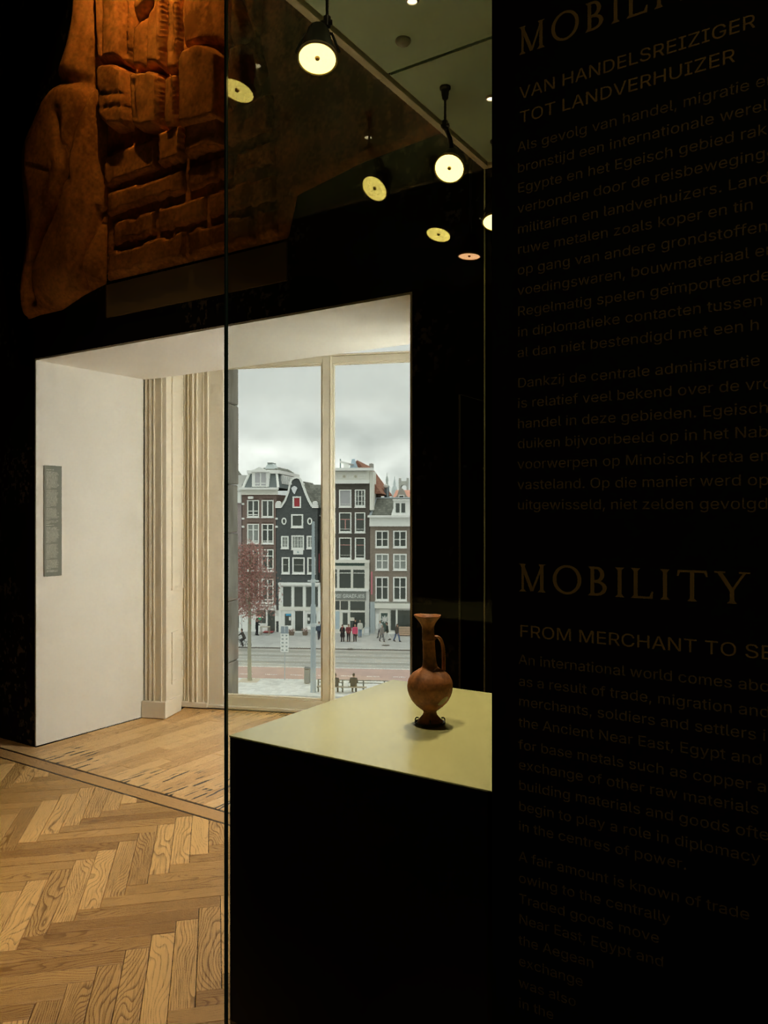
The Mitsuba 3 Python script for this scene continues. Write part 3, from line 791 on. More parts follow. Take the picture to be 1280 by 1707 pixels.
def body_line(text, y, x=862):
    w_ = meshkit.text_mesh(text, CAPB).bounds[1][0] * XS
    x0 = panel_x(x)
    lm = meshkit.text_mesh(text, CAPB, 0.0004)
    lm.apply_scale([XS, 1, 1])
    lm.apply_transform(UP)
    lm.apply_translation([x0, TXF - 0.0001, 1.55 + (853 - y) / 1300 * (TXF / bearing(x)[1])])
    obj('text_line', lm, 'brown_print_fine', panel)


for t_, y_ in body:
    body_line(t_, y_)
panel_text('heading', 'MOBILITY', 985, 0.048, 1248, 'brown_print', heading=True)
panel_text('subheading', 'FROM MERCHANT TO SETTLER', 1060.5, 0.0205, 1161, 'brown_print', end_text='FROM MERCHANT')
for t_, y_ in (('An international world comes about', 1106), ('as a result of trade, migration and', 1142), ('merchants, soldiers and settlers in', 1175.6), ('the Ancient Near East, Egypt and', 1210.5), ('for base metals such as copper and', 1247.7), ('exchange of other raw materials', 1281), ('building materials and goods often', 1315), ('begin to play a role in diplomacy', 1350), ('in the centres of power.', 1383.5),
               ('A fair amount is known of trade', 1433.8), ('owing to the centrally', 1469.7), ('Traded goods move', 1504), ('Near East, Egypt and', 1538), ('the Aegean', 1573), ('exchange', 1608), ('was also', 1644), ('in the', 1678)):
    body_line(t_, y_, 864)

# smoked glass text board standing behind the case
ib = thing('information_board', 'slim smoked-glass text board with two bright clips behind the case glass', 'information board')
obj('plate', box(-1.381, -1.375, 2.680, 2.895, 0.0, 2.0, 0.001), 'smoked_glass', ib)
obj('edge', cat([box(-1.382, -1.374, 2.677, 2.680, 0.0, 2.002), box(-1.382, -1.374, 2.677, 2.897, 2.0, 2.0022)]), paint((0.20, 0.20, 0.15), 0.3), ib)
for y_ in (2.697, 2.868):
    obj('clip', box(-1.372, -1.366, y_, y_ + 0.018, 1.722, 1.731, 0.001), paint((0.75, 0.72, 0.62), 0.25, 0.7), ib)
bars = []
for k in range(14):
    z = 1.94 - k * 0.0145
    bars.append(box(-1.3751, -1.3745, 2.735, 2.735 + 0.10 + 0.02 * math.sin(k * 2.1), z, z + 0.006))
obj('text_lines', cat(bars), paint((0.022, 0.021, 0.014)), ib, kind='stuff')

# ------------------------------------------------------------------ clay jug on its mount
jug = thing('jug', 'slender reddish-brown clay jug with flaring mouth and one handle on olive table', 'jug')
prof = [(0, 0.010), (0.020, 0.009), (0.029, 0.0), (0.0305, 0.003), (0.0295, 0.008), (0.0235, 0.014), (0.0175, 0.021), (0.0150, 0.0275), (0.0160, 0.031), (0.0215, 0.035), (0.0300, 0.0415), (0.0385, 0.0500), (0.0440, 0.0570), (0.0495, 0.0680), (0.0530, 0.080), (0.0540, 0.0900), (0.0525, 0.101), (0.0475, 0.1115), (0.0390, 0.1205), (0.0285, 0.1275), (0.0212, 0.1315), (0.0183, 0.1345),
        (0.0166, 0.143), (0.0153, 0.158), (0.0146, 0.178), (0.0146, 0.194), (0.0158, 0.1975), (0.0158, 0.2000), (0.0147, 0.2030), (0.0143, 0.218), (0.0147, 0.229), (0.0180, 0.237), (0.0240, 0.2455), (0.0302, 0.2520), (0.0325, 0.2548), (0.0322, 0.2562), (0.0300, 0.2560), (0.0228, 0.2480), (0.0160, 0.2370), (0.0122, 0.2280), (0.0115, 0.20), (0.0115, 0.17), (0, 0.165)]
JM = frame4([1, 0, 0], [0, 1, 0], [0, 0, 1], JUG)
jb = lathe(prof, 72)
jb = jb.subdivide()
vv = jb.vertices.copy()
nz = meshkit.fbm(vv * 42, 3, 4) - 0.5
rad = np.linalg.norm(vv[:, :2], axis=1, keepdims=True)
vv[:, :2] *= 1 + 0.035 * nz[:, None] * np.minimum(rad / 0.03, 1)
hh = np.clip((vv[:, 2] - 0.13) / 0.13, 0, 1)
vv[:, 0] -= 0.0060 * hh * 0.84      # the neck leans a little
vv[:, 1] -= 0.0040 * hh
rim = np.clip((vv[:, 2] - 0.245) / 0.011, 0, 1)
vv[:, 2] += 0.0009 * rim * np.sin(np.arctan2(vv[:, 1], vv[:, 0]) * 2 + 0.6) + 0.0005 * rim * np.sin(np.arctan2(vv[:, 1], vv[:, 0]) * 5)
jb.vertices = vv
obj('body', jb, 'fired_clay', jug, M=JM, smooth=True)
hd = np.array([0.52, 0.854])               # the handle stands to the right, a little away
path, n_ = [], 26
ctl = np.array([(0.0140, 0.1985), (0.0210, 0.2040), (0.0300, 0.1990), (0.0365, 0.1850), (0.0385, 0.1650), (0.0385, 0.1450), (0.0375, 0.1300), (0.0360, 0.1200)])
tt = np.linspace(0, len(ctl) - 1, n_)
from scipy.interpolate import CubicSpline
cs = CubicSpline(np.arange(len(ctl)), ctl)
cc, dd = cs(tt), cs(tt, 1)
dd /= np.linalg.norm(dd, axis=1, keepdims=True)
g_ = np.arange(12) * 2 * np.pi / 12
hv, hf = [], []
for i in range(n_):
    c_, d_ = cc[i], dd[i]
    nrm = np.array([d_[1], -d_[0]])
    lean = -0.005 * np.clip((c_[1] - 0.13) / 0.13, 0, 1)
    for a in g_:
        r_, s_ = c_ + nrm * 0.0033 * math.sin(a), 0.0075 * math.cos(a)
        hv.append([r_[0] * hd[0] - s_ * hd[1] + lean, r_[0] * hd[1] + s_ * hd[0] + lean * 0.6, r_[1]])
for i in range(n_ - 1):
    for j in range(12):
        k = (j + 1) % 12
        hf += [[i * 12 + j, i * 12 + k, (i + 1) * 12 + k], [i * 12 + j, (i + 1) * 12 + k, (i + 1) * 12 + j]]
obj('handle', trimesh.Trimesh(hv, hf, process=False), 'fired_clay', jug, M=JM, smooth=True)
# pale worn patch low on the body, a thin shell that follows the curve
pv, pf = [], []
pr = np.array(prof)[9:16]
for i, h_ in enumerate(np.linspace(0.052, 0.072, 9)):
    r_ = np.interp(h_, np.array(prof)[9:16, 1], np.array(prof)[9:16, 0]) + 0.0007
    for j, a in enumerate(np.linspace(-0.55, -0.12, 9)):
        sh_ = 0.9 if 0 < i < 8 and 0 < j < 8 else 1.0
        a2 = a + 0.15 * (h_ - 0.062) / 0.01
        pv.append([r_ * math.cos(a2), r_ * math.sin(a2), h_])
for i in range(8):
    for j in range(8):
        if (i, j) in ((0, 0), (0, 7), (7, 0), (7, 7), (0, 1), (7, 6)):
            continue
        b_ = i * 9 + j
        pf += [[b_, b_ + 1, b_ + 10], [b_, b_ + 10, b_ + 9]]
obj('label_patch', trimesh.Trimesh(pv, pf, process=False), paint((0.27, 0.22, 0.11), 0.6), jug, M=JM, smooth=True, label='small pale patch low on the right side')
mt = thing('jug_mount', 'small black wire mount hooked over the foot of the clay jug', 'display mount')
ri = [(0.0345 * math.cos(a), 0.0345 * math.sin(a), 0.003) for a in np.linspace(0, 2 * math.pi, 33)]
obj('base_ring', tube(ri, 0.0024, 8), METAL, mt, M=JM, smooth=True)
for a in (math.radians(212), math.radians(32), math.radians(125), math.radians(300)):
    u_ = np.array([math.cos(a), math.sin(a)])
    hk = [(0.0345, 0.003), (0.0350, 0.008), (0.0340, 0.0125), (0.0310, 0.0150), (0.0285, 0.0145), (0.0275, 0.0125)]
    obj('hook', tube([(r_ * u_[0], r_ * u_[1], z_) for r_, z_ in hk], 0.0014, 8), METAL, mt, M=JM, smooth=True)

# ------------------------------------------------------------------ lamps out of the picture; those of hall and bay added for brightness
for k, (o, t_, p_, cut, how) in enumerate(HALL_FILL_LIGHTS):
    s = thing('unseen_track_light', 'added cylindrical black track light, unseen on the hall ceiling, ' + how, 'track light', 'added track lights on the hall ceiling')
    d = np.array(t_) - np.array(o)
    ML = aim(o, d)
    obj('housing', lathe([(0, -0.24), (0.085, -0.24), (0.09, -0.02), (0.09, 0.0), (0.083, 0.0), (0.083, -0.03), (0, -0.03)], 28), HOUSING, s, M=ML, smooth=30)
    obj('stem', tube([np.array(o) - d / np.linalg.norm(d) * 0.12, [o[0], o[1], 5.6]], 0.012, 10), HOUSING, s)
    for j in range(4):       # four light sources behind the lens, so its shadows are soft
        q_ = np.array(o) + d / np.linalg.norm(d) * 0.02 + 0.06 * (ML[:3, 0] * math.cos(j * 1.571) + ML[:3, 1] * math.sin(j * 1.571))
        scene[f'{s}_beam_{j}'] = {'type': 'spot', 'to_world': T().look_at(origin=q_.tolist(), target=list(t_), up=[0.1, 0.2, 1]), 'intensity': rgb(np.array((1.0, 0.80, 0.54)) * p_ / 40 * DIM), 'cutoff_angle': cut, 'beam_width': 5.0}
s = thing('added_fill_lamp', 'added tall opal fill lamp, unseen on the right wall of the window bay', 'wall lamp')  # added to brighten the bay, where daylight alone is too weak
obj('back_box', box(OPX1 - 0.035, OPX1 - 0.0005, 3.93, 4.67, 0.86, 2.24, 0.004), 'cream_paint', s)
obj('opal_diffuser', box(OPX1 - 0.055, OPX1 - 0.0355, 3.96, 4.64, 0.89, 2.21, 0.004), 'plaster', s, emitter={'type': 'area', 'radiance': rgb(np.array((1.0, 0.97, 0.89)) * BAY_FILL * DIM)})
o, t_, p_ = RELIEF_LIGHT
s = thing('unseen_track_light', 'unseen cylindrical black track light above the mural relief', 'track light')
d = np.array(t_) - np.array(o)
ML = aim(o, d)
obj('housing', lathe([(0, -0.20), (0.07, -0.20), (0.075, -0.02), (0.075, 0.0), (0.068, 0.0), (0.068, -0.03), (0, -0.03)], 28), HOUSING, s, M=ML, smooth=30)
scene[f'{s}_beam'] = {'type': 'spot', 'to_world': T().look_at(origin=(np.array(o) + d / np.linalg.norm(d) * 0.02).tolist(), target=list(t_), up=[0.1, 0.2, 1]), 'intensity': rgb(np.array((1.0, 0.52, 0.13)) * p_ / 10 * DIM), 'cutoff_angle': 43.0, 'beam_width': 5.0}

# ------------------------------------------------------------------ the street across the water-side quay
SE, SG = np.array([0.8905, 0.4551]), np.array([-0.4551, 0.8905])    # along the house fronts, away from the museum
GZ = -11.45
SM4 = frame4([*SE, 0], [*SG, 0], [0, 0, 1], [0, 0, GZ])


def ground_spot(px, py):
    d = 1300 * 13 / (py - 853)
    return bearing(px) * d


def street(name, s0, s1, q0, q1, z0, z1, m, **k):
    return struct(name, box(s0, s1, q0, q1, z0, z1), m, M=SM4, **k)


street('pavement_far', -140, 60, 73.5, 300, -0.3, 0.0, 'paving_grey')
road = street('road', -60, 30, 64.6, 73.35, -0.3, -0.09, 'asphalt')
lane = street('cycle_lane', -60, 30, 59.75, 64.42, -0.3, -0.07, 'cycle_asphalt')
street('pavement_near', -60, 30, 54.4, 59.7, -0.3, 0.0, 'paving_pale')
street('quay_wall', -60, 30, 53.0, 54.35, -3.0, -0.12, 'grey_sandstone')
street('kerb_far', -60, 30, 73.35, 73.5, -0.3, 0.002, paint((0.21, 0.20, 0.185)))
street('kerb_line', -60, 30, 64.42, 64.6, -0.3, -0.045, paint((0.68, 0.69, 0.66)))
water = street('canal', -80, 60, 5.5, 53.2, -3.2, -3.0, paint((0.05, 0.06, 0.05), 0.15))
for q in (66.05, 67.45, 68.95, 70.4):
    obj('tram_rail', box(-60, 30, q - 0.055, q + 0.055, -0.12, -0.075), paint((0.52, 0.53, 0.51)), road, M=SM4)
for q in (66.75, 69.7, 71.9):
    obj('track_bed', box(-60, 30, q - 0.42, q + 0.42, -0.12, -0.082), paint((0.305, 0.305, 0.275)), road, M=SM4)
for k in range(14):
    s0 = -24 + 2.06 * k
    obj('lane_dash', box(s0, s0 + 1.02, 61.45, 61.55, -0.09, -0.060), paint((0.78, 0.78, 0.76)), lane, M=SM4)
for x_, y_, m_ in ((643, 1075.5, 0.42), (584, 1081, 0.3)):
    g_ = ground_spot(x_, y_)
    key = thing('manhole_cover', 'dark iron manhole cover in grey paving, %s' % ('below the walking group' if x_ > 600 else 'at the far kerb'), 'manhole cover', 'manhole covers in the far pavement')
    M_ = frame4([*SE, 0], [*SG, 0], [0, 0, 1], [*g_, GZ])
    obj('lid', lathe([(0, 0.002), (m_ - 0.05, 0.002), (m_ - 0.05, 0.006), (0, 0.006)], 20), paint((0.12, 0.115, 0.10)), key, M=M_)
    obj('rim', lathe([(m_ - 0.045, 0.002), (m_, 0.002), (m_, 0.008), (m_ - 0.045, 0.008), (m_ - 0.045, 0.002)], 20), paint((0.20, 0.19, 0.17)), key, M=M_)

WHITE = paint((0.86, 0.87, 0.84))
CREAM = paint((0.80, 0.79, 0.72))
PALE = paint((0.66, 0.66, 0.63))
SLATE = paint((0.19, 0.215, 0.215))
LEAD = paint((0.40, 0.45, 0.48))
PANES = {'dark': 'street_glass', 'curtain': 'street_glass_curtained', 'blind': 'street_glass_blind'}


class House:
    """One house front. Its plan is drawn in survey units (1/1300 of its distance), turned into metres here."""

    def __init__(self, label, xc, q=83.0, cat_='house'):
        self.key = thing('canal_house', label, cat_, 'canal houses across the street')
        k = (xc - 640) / 1300
        self.d = q / (0.0995 * k + 0.995)
        self.u, self.xc = self.d / 1300, xc
        self.M = frame4([*SE, 0], [*SG, 0], [0, 0, 1], [*(bearing(xc) * self.d), 0])

    def X(self, x):
        return (x - self.xc) * self.u

    def Z(self, y):
        return 1.55 + (853 - y) * self.u

    def R(self, x0, x1, y0, y1):
        return rect(self.X(x0), self.X(x1), self.Z(y0), self.Z(y1))

    def P(self, pts):
        return Polygon([(self.X(a), self.Z(b)) for a, b in pts])

    def add(self, name, mesh, m, parent=None, **k):
        return obj(name, mesh, m, parent or self.key, M=self.M, **k)

    def slab(self, name, x0, x1, y0, y1, m, d0=-0.15, d1=0.05, parent=None, **k):
        z1 = GZ - 0.1 if y1 is None else self.Z(y1)
        return self.add(name, box(self.X(x0), self.X(x1), d0, d1, self.Z(y0), z1), m, parent, **k)

    def wall(self, x0, x1, y0, m, holes=(), gable=None, depth=9.0):
        top = self.Z(y0)
        f = Polygon([(self.X(x0), GZ - 0.2), (self.X(x1), GZ - 0.2), (self.X(x1), top), (self.X(x0), top)])
        if gable is not None:
            f = f.union(self.P(gable))
        for h in holes:
            f = f.difference(h if isinstance(h, Polygon) else self.R(h[0] + 0.6, h[1] - 0.6, h[2] + 0.6, h[3] - 0.6))
        ms = [wallx(f, 0.3), box(self.X(x0), self.X(x1), 0.3, depth, GZ - 0.2, top)]
        if gable is not None:
            ms.append(wallx(self.P(gable).buffer(-0.02), 0.05, 0.3))
        self.add('wall', cat(ms), m)

    def window(self, x0, x1, y0, y1, cols=2, rows=(), pane='dark', t=1.7, bar=1.5, sill=True, frame=WHITE, name='window', extra=None):
        u = self.u
        a0, a1, b0, b1 = self.X(x0), self.X(x1), self.Z(y1), self.Z(y0)
        g = rect(a0, a1, b0, b1).difference(rect(a0 + t * u, a1 - t * u, b0 + (t + (1.6 if sill else 0)) * u, b1 - t * u))
        bars = [rect(a0 + (a1 - a0) * i / cols - bar * u / 2, a0 + (a1 - a0) * i / cols + bar * u / 2, b0, b1) for i in range(1, cols)]
        bars += [rect(a0, a1, b1 - (b1 - b0) * r - bar * 0.35 * u, b1 - (b1 - b0) * r + bar * 0.35 * u) for r in rows]
        ms = [wallx(g, 0.16, -0.05)] + [wallx(b_, 0.08, 0.0) for b_ in bars]
        if sill:
            ms.append(box(a0 - 0.7 * u, a1 + 0.7 * u, -0.13, 0.05, b0 - 0.2 * u, b0 + 1.0 * u))
        w_ = self.add(name, cat(ms), frame)
        self.add('pane', box(a0 + 0.4 * u, a1 - 0.4 * u, 0.085, 0.10, b0 + 0.4 * u, b1 - 0.4 * u), PANES[pane], w_)
        if extra:
            for e in extra:
                self.add(e[0], box(self.X(e[1]), self.X(e[2]), 0.07, 0.084, self.Z(e[3]), self.Z(e[4])), e[5], w_)
        return w_


def gable_roof(H, xl, xr, xm, ye, yr, d0, d1, m, name='roof'):
    a, b, c, ze, zr = H.X(xl), H.X(xr), H.X(xm), H.Z(ye), H.Z(yr)
    return H.add(name, hull([(a, d0, ze), (b, d0, ze), (c, d0, zr), (a, d1, ze), (b, d1, ze), (c, d1, zr)]), m)


# house 1: the narrow mauve sliver at the left edge of the window
H = House('narrow mauve house front with white cornice, at the left edge of the window', 393)
H.wall(372, 402.6, 838, 'brick_mauve', [(380, 388, 852, 880), (380, 388, 896, 926), (380, 388, 944, 976)])
for y0, y1 in ((852, 880), (896, 926), (944, 976)):
    H.window(380, 388, y0, y1, 1, (0.5,))
H.slab('cornice', 371, 403, 820, 838, WHITE, -0.35, 0.1)
H.slab('attic', 371, 402, 806, 820, PALE, 0.3, 6)
H.slab('roof_cabin', 380, 404, 790, 806, PALE, 2.0, 7)
H.slab('shop_front', 372, 403, 1012, None, WHITE, -0.06, 0.02)
for x0, x1 in ((386, 391), (403 - 8, 403 - 4.5)):
    H.slab('shop_pane', x0, x1, 1022, 1046, 'street_glass', -0.08, -0.06)

# house 2: brown brick with mansard and pedimented dormer
H = House('brown brick house with white double windows, slate mansard roof and pedimented dormer', 432)
rows_ = ((833, 863), (872.5, 907), (915, 953), (964, 1006))
wins = [(411.5, 432, a, b) for a, b in rows_] + [(436, 456.5, a, b) for a, b in rows_]
H.wall(403, 460.3, 824, 'brick_brown', wins, depth=12)
for i, (x0, x1, y0, y1) in enumerate(wins):
    H.window(x0, x1, y0, y1, 2, ((0.62, 0.82) if i == 0 else ()) if y0 < 850 else (0.30, 0.84), 'curtain' if i in (1,) else 'dark', t=1.9, bar=2.2)
    H.slab('window_arch', x0 + 1, x1 - 1, y0 - 2.2, y0 - 0.4, paint((0.12, 0.085, 0.07)), -0.04, 0.03)
H.slab('cornice', 400, 464.5, 812.5, 816, WHITE, -0.75, 0.2)
H.slab('frieze', 402, 463, 816, 824.5, CREAM, -0.3, 0.2)
for y in (838, 862.5, 876):
    for x0 in (402.5, 459.5):
        H.slab('anchor_block', x0, x0 + 4.2, y, y + 3.2, WHITE, -0.08, 0.05)
H.slab('lamp_box', 414.5, 422.5, 827, 831.5, WHITE, -0.4, 0.0)
a, b, c, e = H.X(404), H.X(464), H.X(412.5), H.X(458.5)
zb, zt = H.Z(812.5), H.Z(787)
H.add('mansard_roof', hull([(a, 0.1, zb), (b, 0.1, zb), (a, 12, zb), (b, 12, zb), (c, 0.9, zt), (e, 0.9, zt), (c, 11, zt), (e, 11, zt)]), SLATE)
for p0, p1 in (((a, 0.05, zb), (c, 0.85, zt)), ((b, 0.05, zb), (e, 0.85, zt)), ((b, 11.9, zb), (e, 10.9, zt))):
    H.add('hip_board', tube([p0, p1], 0.15, 6), WHITE)
H.add('roof_edge', cat([box(c - 0.25, e + 0.3, 0.55, 0.95, zt - 0.10, zt + 0.28), box(e - 0.1, e + 0.35, 0.6, 11.3, zt - 0.10, zt + 0.28)]), WHITE)
zr = H.Z(774)
H.add('upper_roof', hull([(c, 0.9, zt + 0.28), (e, 0.9, zt + 0.28), (c, 11.2, zt + 0.28), (e, 11.2, zt + 0.28), (H.X(446), 3.0, zr), (H.X(446), 10.5, zr)]), 'tile_grey')
H.add('side_dormer', box(H.X(460.2), H.X(463.2), 2.2, 8.6, H.Z(805), H.Z(789.5)), WHITE)
for k in range(6):
    H.add('side_pane', box(H.X(463.2), H.X(463.45), 2.5 + k * 1.0, 3.1 + k * 1.0, H.Z(803), H.Z(791.5)), 'street_glass_curtained')
dm = H.add('dormer', cat([box(H.X(420), H.X(448), -0.12, 2.0, H.Z(811), H.Z(785.5)), wallx(H.P([(418, 785.8), (449, 785.8), (433, 778)]), 0.5, -0.3), box(H.X(417.5), H.X(449.5), -0.38, 0.3, H.Z(786.5), H.Z(785))]), WHITE)
for x0 in (425.5, 436):
    H.add('pane', box(H.X(x0), H.X(x0 + 8), -0.16, -0.12, H.Z(809), H.Z(788)), 'street_glass_blind', dm)
    H.add('sash_bar', box(H.X(x0), H.X(x0 + 8), -0.19, -0.16, H.Z(806), H.Z(804.6)), WHITE, dm)
H.add('roof_lantern', hull([(H.X(435), 1.6, H.Z(780)), (H.X(454), 1.6, H.Z(782)), (H.X(435), 3.6, H.Z(780)), (H.X(454), 3.6, H.Z(782)), (H.X(439.5), 1.9, H.Z(770)), (H.X(447), 1.9, H.Z(770)), (H.X(439.5), 3.3, H.Z(770)), (H.X(447), 3.3, H.Z(770))]), paint((0.60, 0.66, 0.66)))
H.slab('lantern_cap', 439, 447.6, 769, 770.4, paint((0.30, 0.33, 0.31)), 1.7, 3.5)
H.slab('shop_fascia', 403, 461, 1008, 1016, WHITE, -0.25, 0.0)
for k in range(16):
    H.slab('fascia_mark', 432 + k * 1.75, 433 + k * 1.75, 1010.2 + (k % 3) * 0.5, 1013.4 - (k % 2) * 0.4, paint((0.33, 0.35, 0.34)), -0.27, -0.25)
H.slab('shop_wall', 403, 461, 1016, None, WHITE, -0.10, 0.0)
H.slab('shop_pane', 428.5, 443.5, 1016.5, 1038, 'street_glass', -0.13, -0.10)
H.slab('dark_doorway', 447, 459, 1016.5, 1050.5, 'street_glass', -0.13, -0.10)  # dark pane put in for the shade of an open doorway
H.slab('notice', 459.2, 465.5, 1026, 1034.5, WHITE, -0.16, -0.10)
H.slab('shutter', 461, 466, 1016, 1026, PALE, -0.13, -0.08)
H.slab('red_mat', 442, 458.5, 1050.6, 1051.0, paint((0.33, 0.10, 0.10)), -1.2, -0.15)

# house 3: slate-black neck gable
H = House('slate-black neck-gabled house with white scrolled trim and a red attic shutter', 495)
ga = [(459.8, 847), (459.8, 845), (468, 844.7), (475, 834), (480.5, 820), (483, 807), (485.8, 799.5), (490, 796.3), (494.6, 795.4), (499.6, 797), (503, 803.5), (505, 809.5), (509.5, 822), (514.8, 834), (520.5, 843.8), (529.5, 845), (529.5, 847)]
wl = [(487.5, 502, 827, 846.5), (485, 505.5, 856.5, 880)] + [(468, 481, 893, 915), (485.5, 507, 892, 916.5), (511.3, 524.3, 892.5, 915)] + [(469, 482.7, 928.5, 957), (487, 508.2, 928.5, 957), (512.3, 526, 928.5, 957)]
ov = [shapely.affinity.translate(shapely.affinity.scale(shapely.Point(0, 0).buffer(1, 10), 2.6 * H.u, 4.0 * H.u), H.X(x_), H.Z(868.3)) for x_ in (473, 516.6)]
H.wall(459.8, 529.5, 846, 'brick_slate', wl + ov, ga, depth=9)
gt = LineString([(H.X(a_), H.Z(b_)) for a_, b_ in ga[2:15]])
H.add('gable_trim', wallx(gt.buffer(0.10, cap_style=2), 0.45, -0.12), WHITE)
for x_ in (463.5, 525.5):
    H.add('scroll', cat([wallx(shapely.Point(H.X(x_), H.Z(838.5)).buffer(4.0 * H.u, 8).union(H.R(x_ - 5, x_ + 5, 841, 846.5)), 0.45, -0.15)]), WHITE)
for x_ in (484.3, 505):
    H.slab('trim_stop', x_ - 2.2, x_ + 2.2, 805, 807.5, WHITE, -0.16, 0.3)
sp_ = [(485.5, 813), (488, 811), (491, 809.6), (494, 811), (496, 813), (493.5, 818.5), (491.3, 823), (490.3, 823), (487.5, 818.5)]
H.add('crest', wallx(H.P(sp_), 0.12, -0.14), paint((0.80, 0.82, 0.85)))
H.window(487.5, 502, 827, 846.5, 1, (), 'dark', t=2.6, sill=False, extra=[('red_shutter', 490, 499.6, 829.5, 843.6, paint((0.42, 0.075, 0.085)))])
H.window(485, 505.5, 856.5, 880, 1, (), 'dark', t=2.6)
for i, w_ in enumerate(wl[2:5]):
    H.window(*w_, cols=(2, 4, 2)[i], rows=(0.34, 0.66), pane='curtain', t=2.3, bar=0.7)
for i, w_ in enumerate(wl[5:]):
    H.window(*w_, cols=1, rows=(0.45,), pane='dark', t=2.3, bar=0.6)
for x_, o_ in zip((473, 516.6), ov):
    o2 = shapely.affinity.translate(shapely.affinity.scale(shapely.Point(0, 0).buffer(1, 12), 4.3 * H.u, 6.0 * H.u), H.X(x_), H.Z(868.3))
    w_ = H.add('oval_window', wallx(o2.difference(o_.buffer(-0.02)), 0.14, -0.06), WHITE)
    H.add('pane', wallx(o_.buffer(0.05), 0.02, 0.09), 'street_glass', w_)
H.slab('plaque', 489, 505.5, 916.8, 923.8, WHITE, -0.10, 0.02)
H.add('plaque_boss', wallx(shapely.Point(H.X(497), H.Z(920)).buffer(1.5 * H.u, 6), 0.04, -0.14), paint((0.35, 0.45, 0.47)))
gable_roof(H, 461, 529, 495, 846, 800, 0.35, 9, 'tile_grey')
H.slab('shop_cornice', 465, 534.5, 970.5, 974.5, WHITE, -0.55, 0.05)
H.slab('shop_front', 466, 534, 974.5, None, WHITE, -0.14, 0.02)
for x0, x1 in ((472, 485.7), (491.3, 505), (511, 523), (525, 530.5)):
    H.slab('upper_shop_pane', x0, x1, 977.5, 1010.5, 'street_glass', -0.17, -0.14)
for x_ in (466.8, 488.5, 508, 533.2):
    H.slab('pilaster', x_ - 2.0, x_ + 2.0, 974.5, None, WHITE, -0.26, -0.14)
H.slab('shop_band', 466, 534, 1011, 1016.5, CREAM, -0.30, -0.14)
for x0, x1 in ((475, 485.5), (513, 528)):
    p_ = H.slab('shop_window', x0, x1, 1022.5, 1042, 'street_glass', -0.17, -0.14)
H.slab('window_poster', 476.5, 485, 1022.8, 1025.8, paint((0.10, 0.42, 0.70)), -0.19, -0.171)
H.slab('window_card', 482, 485.2, 1028, 1033.5, WHITE, -0.19, -0.171)
H.slab('window_card', 513.6, 517, 1028.5, 1033.5, WHITE, -0.19, -0.171)
H.slab('dark_doorway', 492.5, 505.5, 1017.8, 1050.8, 'street_glass', -0.17, -0.14)  # open doorway: its shade is given by a dark pane

# house 4: the set-back brown sliver with the broad grey-tiled roof
H = House('set-back brown house with broad grey-tiled roof, beside the neck gable and behind the mullion', 541, q=84.2)
H.wall(529.8, 552, 858, paint((0.20, 0.165, 0.135)), [(538, 548, 880, 905), (538, 548, 918, 945)], depth=8)
for y0, y1 in ((880, 905), (918, 945)):
    H.window(538, 548, y0, y1, 1, (0.5,))
H.add('roof', hull([(H.X(506), 0.1, H.Z(860)), (H.X(552), 0.1, H.Z(860)), (H.X(506), 8, H.Z(860)), (H.X(552), 8, H.Z(860)), (H.X(506), 3.6, H.Z(805)), (H.X(552), 3.6, H.Z(807))]), 'tile_grey')
H.slab('eaves_gutter', 529, 552, 858, 860.5, PALE, -0.25, 0.1)
H.slab('banner', 530.6, 533.6, 922, 954, paint((0.62, 0.17, 0.20)), -0.5, -0.42)
H.slab('shop_front', 534.6, 551, 1000, None, CREAM, -0.1, 0.0)
H.slab('shop_pane', 538, 548, 1010, 1045, 'street_glass', -0.13, -0.1)

# house 5: umber-black house with white frieze and a red-tiled roof behind
H = House('umber-black house with white panelled frieze, red-tiled side roof and a hoist beam', 584)
r5 = ((815.5, 846), (853.5, 888.5), (895.5, 932.5))
wl = [(c0, c1, a_, b_) for c0, c1 in ((539, 559), (564.8, 585.7), (591.5, 609)) for a_, b_ in r5]
H.wall(552.5, 616, 805.5, 'brick_umber', wl, depth=12)
PINK = paint((0.60, 0.33, 0.30))
for i, (x0, x1, y0, y1) in enumerate(wl):
    r_ = i % 3
    if r_ == 0 and i == 6:
        H.window(x0, x1, y0, y1, 3, (0.36, 0.64, 0.86), 'dark', t=2.0, bar=1.2)
    else:
        m_ = (y0 + (y1 - y0) * 0.34)
        H.window(x0, x1, y0, y1, 1, (0.80,), 'blind' if r_ == 0 else 'dark', t=1.9, bar=1.0,
                 extra=None if r_ == 0 else [('pink_rail', x0 + 2, x1 - 2, m_ - 0.6, m_ + 0.6, PINK)] + ([('pink_post', (x0 + x1) / 2 - 0.8, (x0 + x1) / 2 + 0.8, m_, y1 - 6, PINK)] if i % 3 == 1 and i < 6 else []))
H.slab('cornice', 551, 623, 780, 784.5, WHITE, -0.85, 0.3)
H.slab('frieze', 552, 616, 784.5, 800, CREAM, -0.3, 0.2)
H.slab('frieze_base', 552, 616, 800, 805.8, WHITE, -0.45, 0.1)
for x0, x1 in ((560, 570), (579, 589), (598, 609)):
    H.add('frieze_panel', wallx(ring(H.X(x0), H.X(x1), H.Z(797), H.Z(791), 0.06), 0.05, -0.35), WHITE)
for x_ in (574.5, 593.5):
    H.add('rosette', wallx(shapely.Point(H.X(x_), H.Z(794)).buffer(2.2 * H.u, 4), 0.06, -0.36), paint((0.56, 0.53, 0.42)))
for k in range(20):
    H.slab('dentil', 553 + 3 * k, 554.6 + 3 * k, 785, 786.6, PALE, -0.55, -0.3)
H.slab('end_pier', 616.2, 622, 785, 850, CREAM, 0.0, 3.0)
gable_roof(H, 552, 634, 592, 822, 765, 1.5, 15.5, 'tile_red', 'red_roof')
